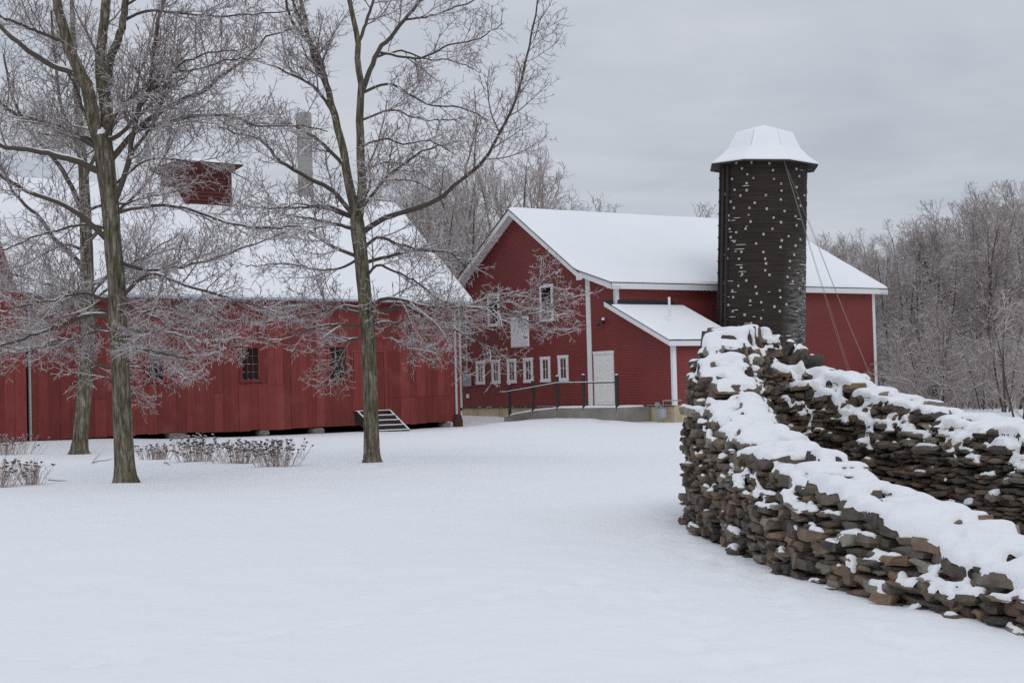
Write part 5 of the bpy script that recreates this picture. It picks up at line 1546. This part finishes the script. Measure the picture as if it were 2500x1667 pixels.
def proto_tree(seed, H, spread, tw, dens=1.0, lean=.0, multi=1, low=.22, tilt0=.22):
    """a background tree: meshes for trunk, crown"""
    rg = np.random.default_rng(seed)
    LP = []; LR = []; LL = []; trunks = []
    for m_ in range(multi):
        a = rg.uniform(0, 6.28); tilt = (.05 if multi == 1 else tilt0) + lean
        v = unit(np.array([math.cos(a) * tilt, math.sin(a) * tilt, 1.])); p = np.array([math.cos(a), math.sin(a), 0]) * (.0 if multi == 1 else .18)
        p[2] = -.4
        pts = [p.copy()]; hh = H * rg.uniform(.85, 1) 
        for j in range(9): p = p + v * hh / 9; pts.append(p.copy()); v = unit(v + rg.normal(0, .055, 3) + np.array([0, 0, .05]))
        r0 = H * .0125 * (1 if multi == 1 else .7)
        q, r, l = resample(pts, np.linspace(r0, r0 * .12, 10), 24)
        trunks.append((q, r))
        n = int(rg.integers(13, 18) / (1 if multi == 1 else 1.5))
        for k in range(n):
            f = low + (1 - low) * (k + rg.random()) / n; i = min(int(f * 23), 22)
            az = rg.uniform(0, 6.28); el = rg.uniform(.25, .8) + .5 * f
            v2 = np.array([math.cos(az) * math.cos(el), math.sin(az) * math.cos(el), math.sin(el)]); ll = spread * (1.1 - .55 * f) * rg.uniform(.6, 1.15)
            pp = [q[i]]
            for j in range(6): pp.append(pp[-1] + v2 * ll / 6); v2 = unit(v2 + rg.normal(0, .13, 3) + np.array([0, 0, .09]))
            a_, b_, l_ = resample(pp, np.linspace(max(r[i] * .5, .025), .012, 7), 12)
            LP.append(a_); LR.append(b_); LL.append(l_)
    LP = np.array(LP); LR = np.array(LR); LL = np.array(LL)
    sc = H / 12
    b1, r1, l1 = grow(rg, LP, LR, LL, .34 * sc / dens, lambda L, u, x: np.clip((.5 + .42 * L * (1 - u)) * (.55 + .8 * x), .4, 2.6) * sc, 6, (28, 60), .10, .14, .12, .6, .011, .1, .03)
    b2, r2, l2 = grow(rg, b1, r1, l1, .21 * sc / dens, lambda L, u, x: np.clip((.22 + .4 * L * (1 - .6 * u)) * (.5 + x), .2, 1.2) * sc, 4, (28, 62), .09, .15, .1, .7, tw * 1.15, .0, .013)
    b3, r3, l3 = grow(rg, b2, r2, l2, .20 * sc / dens, lambda L, u, x: np.clip(.12 + .3 * L * x, .1, .5) * sc, 3, (28, 65), .08, .12, .15, .9, tw, .0, .009)
    Vs = []; Fs = []; off = 0
    for (b, r, n) in ((LP, LR, 5), (b1, r1, 3), (b2, r2, 3), (b3, r3, 3)):
        V, F = tubes(b, r, n); Vs.append(V); Fs.append(F + off); off += len(V)
    crown = np_mesh('crown', np.concatenate(Vs), np.concatenate(Fs), 'twig_far', False)
    Vs = []; Fs = []; off = 0
    for q, r in trunks:
        V, F = tubes(q[None], r[None], 8); Vs.append(V); Fs.append(F + off); off += len(V)
    tk = np_mesh('trunk', np.concatenate(Vs), np.concatenate(Fs), 'branch_bark', True)
    top = max(float(b[..., 2].max()) for b in (b1, b2, b3))
    print('proto', seed, len(crown.polygons), top)
    return tk, crown, top

def make_woods():
    protos = [proto_tree(40, 12, 3.3, .0080, 1.3), proto_tree(41, 13, 3.8, .0080, 1.3), proto_tree(42, 11, 3.2, .0080, 1.15, .05, 3), proto_tree(43, 12, 3.0, .0080, 1.35, .08), proto_tree(44, 7, 2.4, .0085, .9, .05, 4, .1), proto_tree(45, 12, 3.6, .0085, 1.0, .0, 5, .35, .42)]
    KIND = ['tall straight', 'broad-crowned', 'several-stemmed', 'slim leaning', 'low bushy', 'big spreading']
    def place(k, x, y, s, rz, name, label, group):
        if name != 'woodland_shrub' and 'many-stemmed' not in label: label = KIND[k] + ' ' + label
        root = empty(name, (x, y, gz1(x, y)), rz); tag(root, label, 'tree', group)
        for nm, me in (('trunk', protos[k][0]), ('crown', protos[k][1])):
            o = link(nm, me, root); o.scale = (s, s, s * 1.0)
    rg = np.random.default_rng(77)
    # wood behind the stone wall, right of the barn: skyline heights follow the photo
    def top_px(x):    # photo skyline (x -> y)
        return np.interp(x, [1975, 2050, 2130, 2200, 2260, 2330, 2400, 2450, 2500, 2620], [565, 560, 560, 520, 530, 510, 440, 425, 445, 430])
    rows = [(90, 15, 1), (98, 16, 0), (108, 17, 0), (124, 16, 0), (142, 15, 0)]
    for d, n, edge in rows:
        for i in range(n):
            px = 1960 + (2640 - 1960) * (i + rg.uniform(.1, .9)) / n
            dd = d + rg.uniform(-4, 4)
            x = at_depth(px, 900, dd)[0]; g = gz1(x, dd)
            Ht = (at_depth(px, float(top_px(px)) + rg.uniform(0, 45) + (30 if edge else 0), dd)[2] - g)
            k = int(rg.choice([0, 1, 2, 3]))
            s = max(Ht, 4) / protos[k][2]
            place(k, x, dd, s, rg.uniform(0, 6.28), 'woodland_tree', 'bare frosted tree among the woods beyond the stone wall', 'woodland trees beyond the stone wall')
    for i in range(4):      # slender trees standing out in front of the wood
        px = rg.uniform(2430, 2660); dd = rg.uniform(56, 68); x = at_depth(px, 900, dd)[0]
        k = 4; s = rg.uniform(4.5, 6.5) / protos[k][2]
        place(k, x, dd, s, rg.uniform(0, 6.28), 'woodland_tree', 'small many-stemmed frosted tree standing out in the snow before the woods', 'young trees before the woods')
    for i in range(22):     # thicket at the wood's edge
        px = rg.uniform(2215, 2640); dd = rg.uniform(64, 84); x = at_depth(px, 900, dd)[0]
        place(4, x, dd, rg.uniform(.45, .85), rg.uniform(0, 6.28), 'woodland_shrub', 'low many-stemmed frosted shrub at the edge of the woods', 'shrubs at the edge of the woods')
    # trees behind the two barns
    for px, dd, top, k in ((1262, 92, 318, 5), (1300, 98, 375, 1), (1110, 95, 400, 5), (1205, 96, 372, 0), (1140, 88, 385, 3), (1090, 92, 400, 2), (1045, 90, 430, 0), (1120, 100, 420, 1), (1010, 98, 470, 3), (1170, 104, 400, 2), (1065, 84, 470, 4), (1110, 86, 480, 4), (1290, 106, 350, 0), (985, 104, 455, 1), (1230, 84, 330, 0), (1180, 82, 390, 1), (1100, 80, 440, 3), (1150, 94, 370, 1), (1060, 96, 430, 1), (1030, 88, 470, 0), (1275, 90, 335, 3), (1210, 100, 350, 3)):
        x = at_depth(px, 900, dd)[0]; g = gz1(x, dd); Ht = at_depth(px, top, dd)[2] - g
        place(k, x, dd, Ht / protos[k][2], rg.uniform(0, 6.28), 'bare_tree', 'bare frosted tree rising behind the gap between the two red barns', 'trees behind the barns')
    for px, dd, top, k in ((1460, 110, 452, 3), (1420, 118, 470, 1), (1570, 120, 492, 0), (1640, 124, 505, 2)):
        x = at_depth(px, 900, dd)[0]; g = gz1(x, dd); Ht = at_depth(px, top, dd)[2] - g
        place(k, x, dd, Ht / protos[k][2], rg.uniform(0, 6.28), 'bare_tree', 'bare treetop showing over the ridge of the clapboard barn', 'treetops over the clapboard barn ridge')
    # far wooded rise closing the view
    V = []; F = []
    rgx = np.random.default_rng(5)
    n = 1700
    px = rgx.uniform(1850, 2700, n); dd = rgx.uniform(150, 210, n)
    base = np.array([at_depth(p, 900, d) for p, d in zip(px, dd)]); base[:, 2] = .3
    H = rgx.uniform(6, 13, n)
    K = 5; P = np.empty((n, K, 3)); v = unit(np.stack([rgx.normal(0, .34, n), rgx.normal(0, .34, n), np.ones(n)], 1)); P[:, 0] = base
    for j in range(1, K): P[:, j] = P[:, j - 1] + v * (H / (K - 1))[:, None]; v = unit(v + rgx.normal(0, .10, (n, 3)))
    R = np.linspace(.05, .02, K)[None] * np.ones((n, 1))
    b1, r1, l1 = grow(rgx, P, R, H, 1.0, lambda L, u, x: .6 + 2.4 * (1 - u) * x, 4, (25, 60), .1, .15, .1, .5, .02, 0, .04)
    V1, F1 = tubes(P, R, 3); V2, F2 = tubes(b1, r1, 3)
    tag(link('distant_wood', np_mesh('distant_wood', np.concatenate([V1, V2]), np.concatenate([F1, F2 + len(V1)]), 'twig_far')), 'hazy mass of bare stems far behind the woodland trees', 'woods', kind='stuff')
    # brush along the foot of the wood
    n = 560
    px = rgx.uniform(2170, 2650, n); dd = rgx.uniform(66, 130, n)
    base = np.array([at_depth(p, 900, d) for p, d in zip(px, dd)]); base[:, 2] = [gz1(b[0], b[1]) for b in base]
    H = rgx.uniform(1.2, 4.0, n); P = np.empty((n, K, 3)); v = unit(np.stack([rgx.normal(0, .35, n), rgx.normal(0, .35, n), np.ones(n)], 1)); P[:, 0] = base
    for j in range(1, K): P[:, j] = P[:, j - 1] + v * (H / (K - 1))[:, None]; v = unit(v + rgx.normal(0, .16, (n, 3)))
    R = np.linspace(.028, .012, K)[None] * np.ones((n, 1))
    b1, r1, l1 = grow(rgx, P, R, H, .28, lambda L, u, x: .4 + 1.3 * x, 4, (25, 70), .02, .2, .05, .6, .011, 0, .02)
    b2, r2, l2 = grow(rgx, b1, r1, l1, .30, lambda L, u, x: .15 + .5 * x, 3, (25, 70), .02, .2, .1, .8, .010, 0, .012)
    Vs = []; Fs = []; off = 0
    for (b, r) in ((P, R), (b1, r1), (b2, r2)):
        V, F = tubes(b, r, 3); Vs.append(V); Fs.append(F + off); off += len(V)
    tag(link('undergrowth', np_mesh('undergrowth', np.concatenate(Vs), np.concatenate(Fs), 'twig_far')), 'tangled frosted undergrowth at the foot of the woodland trees', 'undergrowth', kind='stuff')

# ------------------------------------------------------------------ dried flowers in the snow
def sedum(px0, px1, py, top, nst, seed, label, heads=.75, bushy=False):
    """a clump standing on the ground at photo row py, spanning px0..px1"""
    rg = np.random.default_rng(seed)
    cx_ = (px0 + px1) / 2
    r = ray(cx_, py); z = .06; k = (z - CZ) / r[2]; d = float(r[1] * k)
    for _ in range(4):
        P = at_depth(cx_, py, d); z = gz1(P[0], P[1]); k = (z - CZ) / r[2]; d = float(r[1] * k)
    c = at_depth(cx_, py, d); wid = (px1 - px0) / FPX * d; hgt = (py - top) / FPX * d
    root = empty('dried_flower_clump', (c[0], c[1], gz1(c[0], c[1])))
    tag(root, label, 'plant', 'dried flower clumps in the snow')
    sx = rg.normal(0, wid * .20, nst); sy = rg.normal(0, wid * .14, nst)
    P = np.zeros((nst, 6, 3)); P[:, 0] = np.stack([sx, sy, np.full(nst, -.05)], 1)
    hh = hgt * rg.uniform(.55, 1.0, nst)
    v = unit(np.stack([sx * 1.3 / max(wid, .3) + rg.normal(0, .14, nst), sy / max(wid, .3) + rg.normal(0, .14, nst), np.ones(nst)], 1))
    for j in range(1, 6): P[:, j] = P[:, j - 1] + v * (hh / 5)[:, None]; v = unit(v + rg.normal(0, .07, (nst, 3)))
    R = np.linspace(.0045, .0032, 6)[None] * np.ones((nst, 1))
    b1, r1, l1 = grow(rg, P, R, hh, .10 if bushy else .16, lambda L, u, x: .05 + .14 * x, 3, (25, 60), .15, .2, .25, .8, .0028, 0, .004)
    V1, F1 = tubes(P, R, 3); V2, F2 = tubes(b1, r1, 3)
    tag(link('stems', np_mesh('stems', np.concatenate([V1, V2]), np.concatenate([F1, F2 + len(V1)]), 'dry_stem'), root), kind='stuff')
    # flat heads: domed discs on the tips, each with a pad of snow
    tips = np.concatenate([P[:, -1], b1[rg.random(len(b1)) < (.10 if not bushy else .04)][:, -1]])
    tips = tips[rg.random(len(tips)) < heads]
    n = 7
    def discs(rad, h0, h1, dz):
        Vs = []; Fs = []
        a = np.arange(n) * 2 * np.pi / n
        for i, t in enumerate(tips):
            rr = rad * rs[i]; w = 1 + rg.normal(0, .18, n)
            b = i * (2 * n + 2)
            lo = np.stack([t[0] + rr * w * np.cos(a), t[1] + rr * w * np.sin(a), np.full(n, t[2] + dz + tl[i] * np.cos(a))], 1)
            hi = np.stack([t[0] + rr * .7 * w * np.cos(a), t[1] + rr * .7 * w * np.sin(a), np.full(n, t[2] + dz + h1 + tl[i] * .7 * np.cos(a))], 1)
            Vs += [lo, hi, np.array([[t[0], t[1], t[2] + dz - h0], [t[0], t[1], t[2] + dz + h1 * 1.3]])]
            for k in range(n):
                k2 = (k + 1) % n
                Fs += [(b + k, b + k2, b + n + k2, b + n + k), (b + k2, b + k, b + 2 * n, b + 2 * n), (b + n + k, b + n + k2, b + 2 * n + 1, b + 2 * n + 1)]
        return np.concatenate(Vs), Fs
    rs = rg.uniform(.6, 1.25, len(tips)); tl = rg.normal(0, .008, len(tips))
    for nm, mt, rad, h0, h1, dz in (('flower_heads', 'dry_head', .038, .025, .011, 0), ('head_snow', 'snow_clump', .026, .001, .008, .013)):
        V, F = discs(rad, h0, h1, dz)
        m = MB(); m.v = [tuple(p) for p in V]; m.f = [tuple(dict.fromkeys(f)) for f in F]
        tag(m.build(nm, mt, root), kind='stuff')
    return root
def make_plants():
    sedum(330, 436, 1122, 1078, 95, 1, 'sparse reddish dried flower clump just right of the thick tree trunk', .4, True)
    sedum(420, 545, 1127, 1056, 110, 2, 'dried flower clump with tall dark heads beside the sparse reddish one')
    sedum(522, 650, 1130, 1066, 110, 3, 'dried flower clump with dark heads in the middle of the row', .8)
    sedum(618, 732, 1137, 1066, 115, 4, 'dense dried flower clump at the end of the row towards the forked tree', .85)
    sedum(-60, 98, 1112, 1055, 120, 5, 'dried flower clump in front of the red wing by the downspout', .8)
    sedum(-45, 45, 1186, 1108, 60, 6, 'spreading dried flower clump with long bent stalks and few heads', .5, True)
    sedum(45, 118, 1180, 1118, 55, 7, 'low bushy dried stalk clump with a broken stalk lying on the snow', .25, True)
    # fallen twigs
    def fallen(pts, r, label):
        P = []
        for (x, y) in pts:
            rr = ray(x, y); d = 31.0
            for _ in range(5): q = at_depth(x, y, d); k = (gz1(q[0], q[1]) + .03 - CZ) / rr[2]; d = float(rr[1] * k)
            q = at_depth(x, y, d); P.append(q)
        b = np.array(P); root = b[0]
        m = MB().tube([tuple(p - root) for p in b], [r] * (len(b) - 1) + [r * .5], 5)
        o = m.build('fallen_twig', 'dry_stem'); o.location = root; tag(o, label, 'twig', 'twigs fallen on the snow'); return o
    fallen([(225, 1129), (240, 1125), (256, 1124), (280, 1118)], .012, 'thin fallen twig on the snow left of the thick trunk')
    fallen([(225, 1129), (233, 1119), (245, 1106)], .008, 'fallen twig sticking up out of the snow left of the thick trunk')
    fallen([(400, 1129), (408, 1130), (415, 1135)], .012, 'short curved twig on the snow below the sparse flower clump')
    fallen([(118, 1171), (140, 1173), (164, 1173)], .012, 'broken dried stalk lying flat on the snow beside the bushy clump')

# ------------------------------------------------------------------ build
make_barn(); make_ramp(); make_silo(); make_board_barn(); make_steps()
make_stone_wall()
make_foreground_trees()
make_ground()
make_woods()
make_plants()
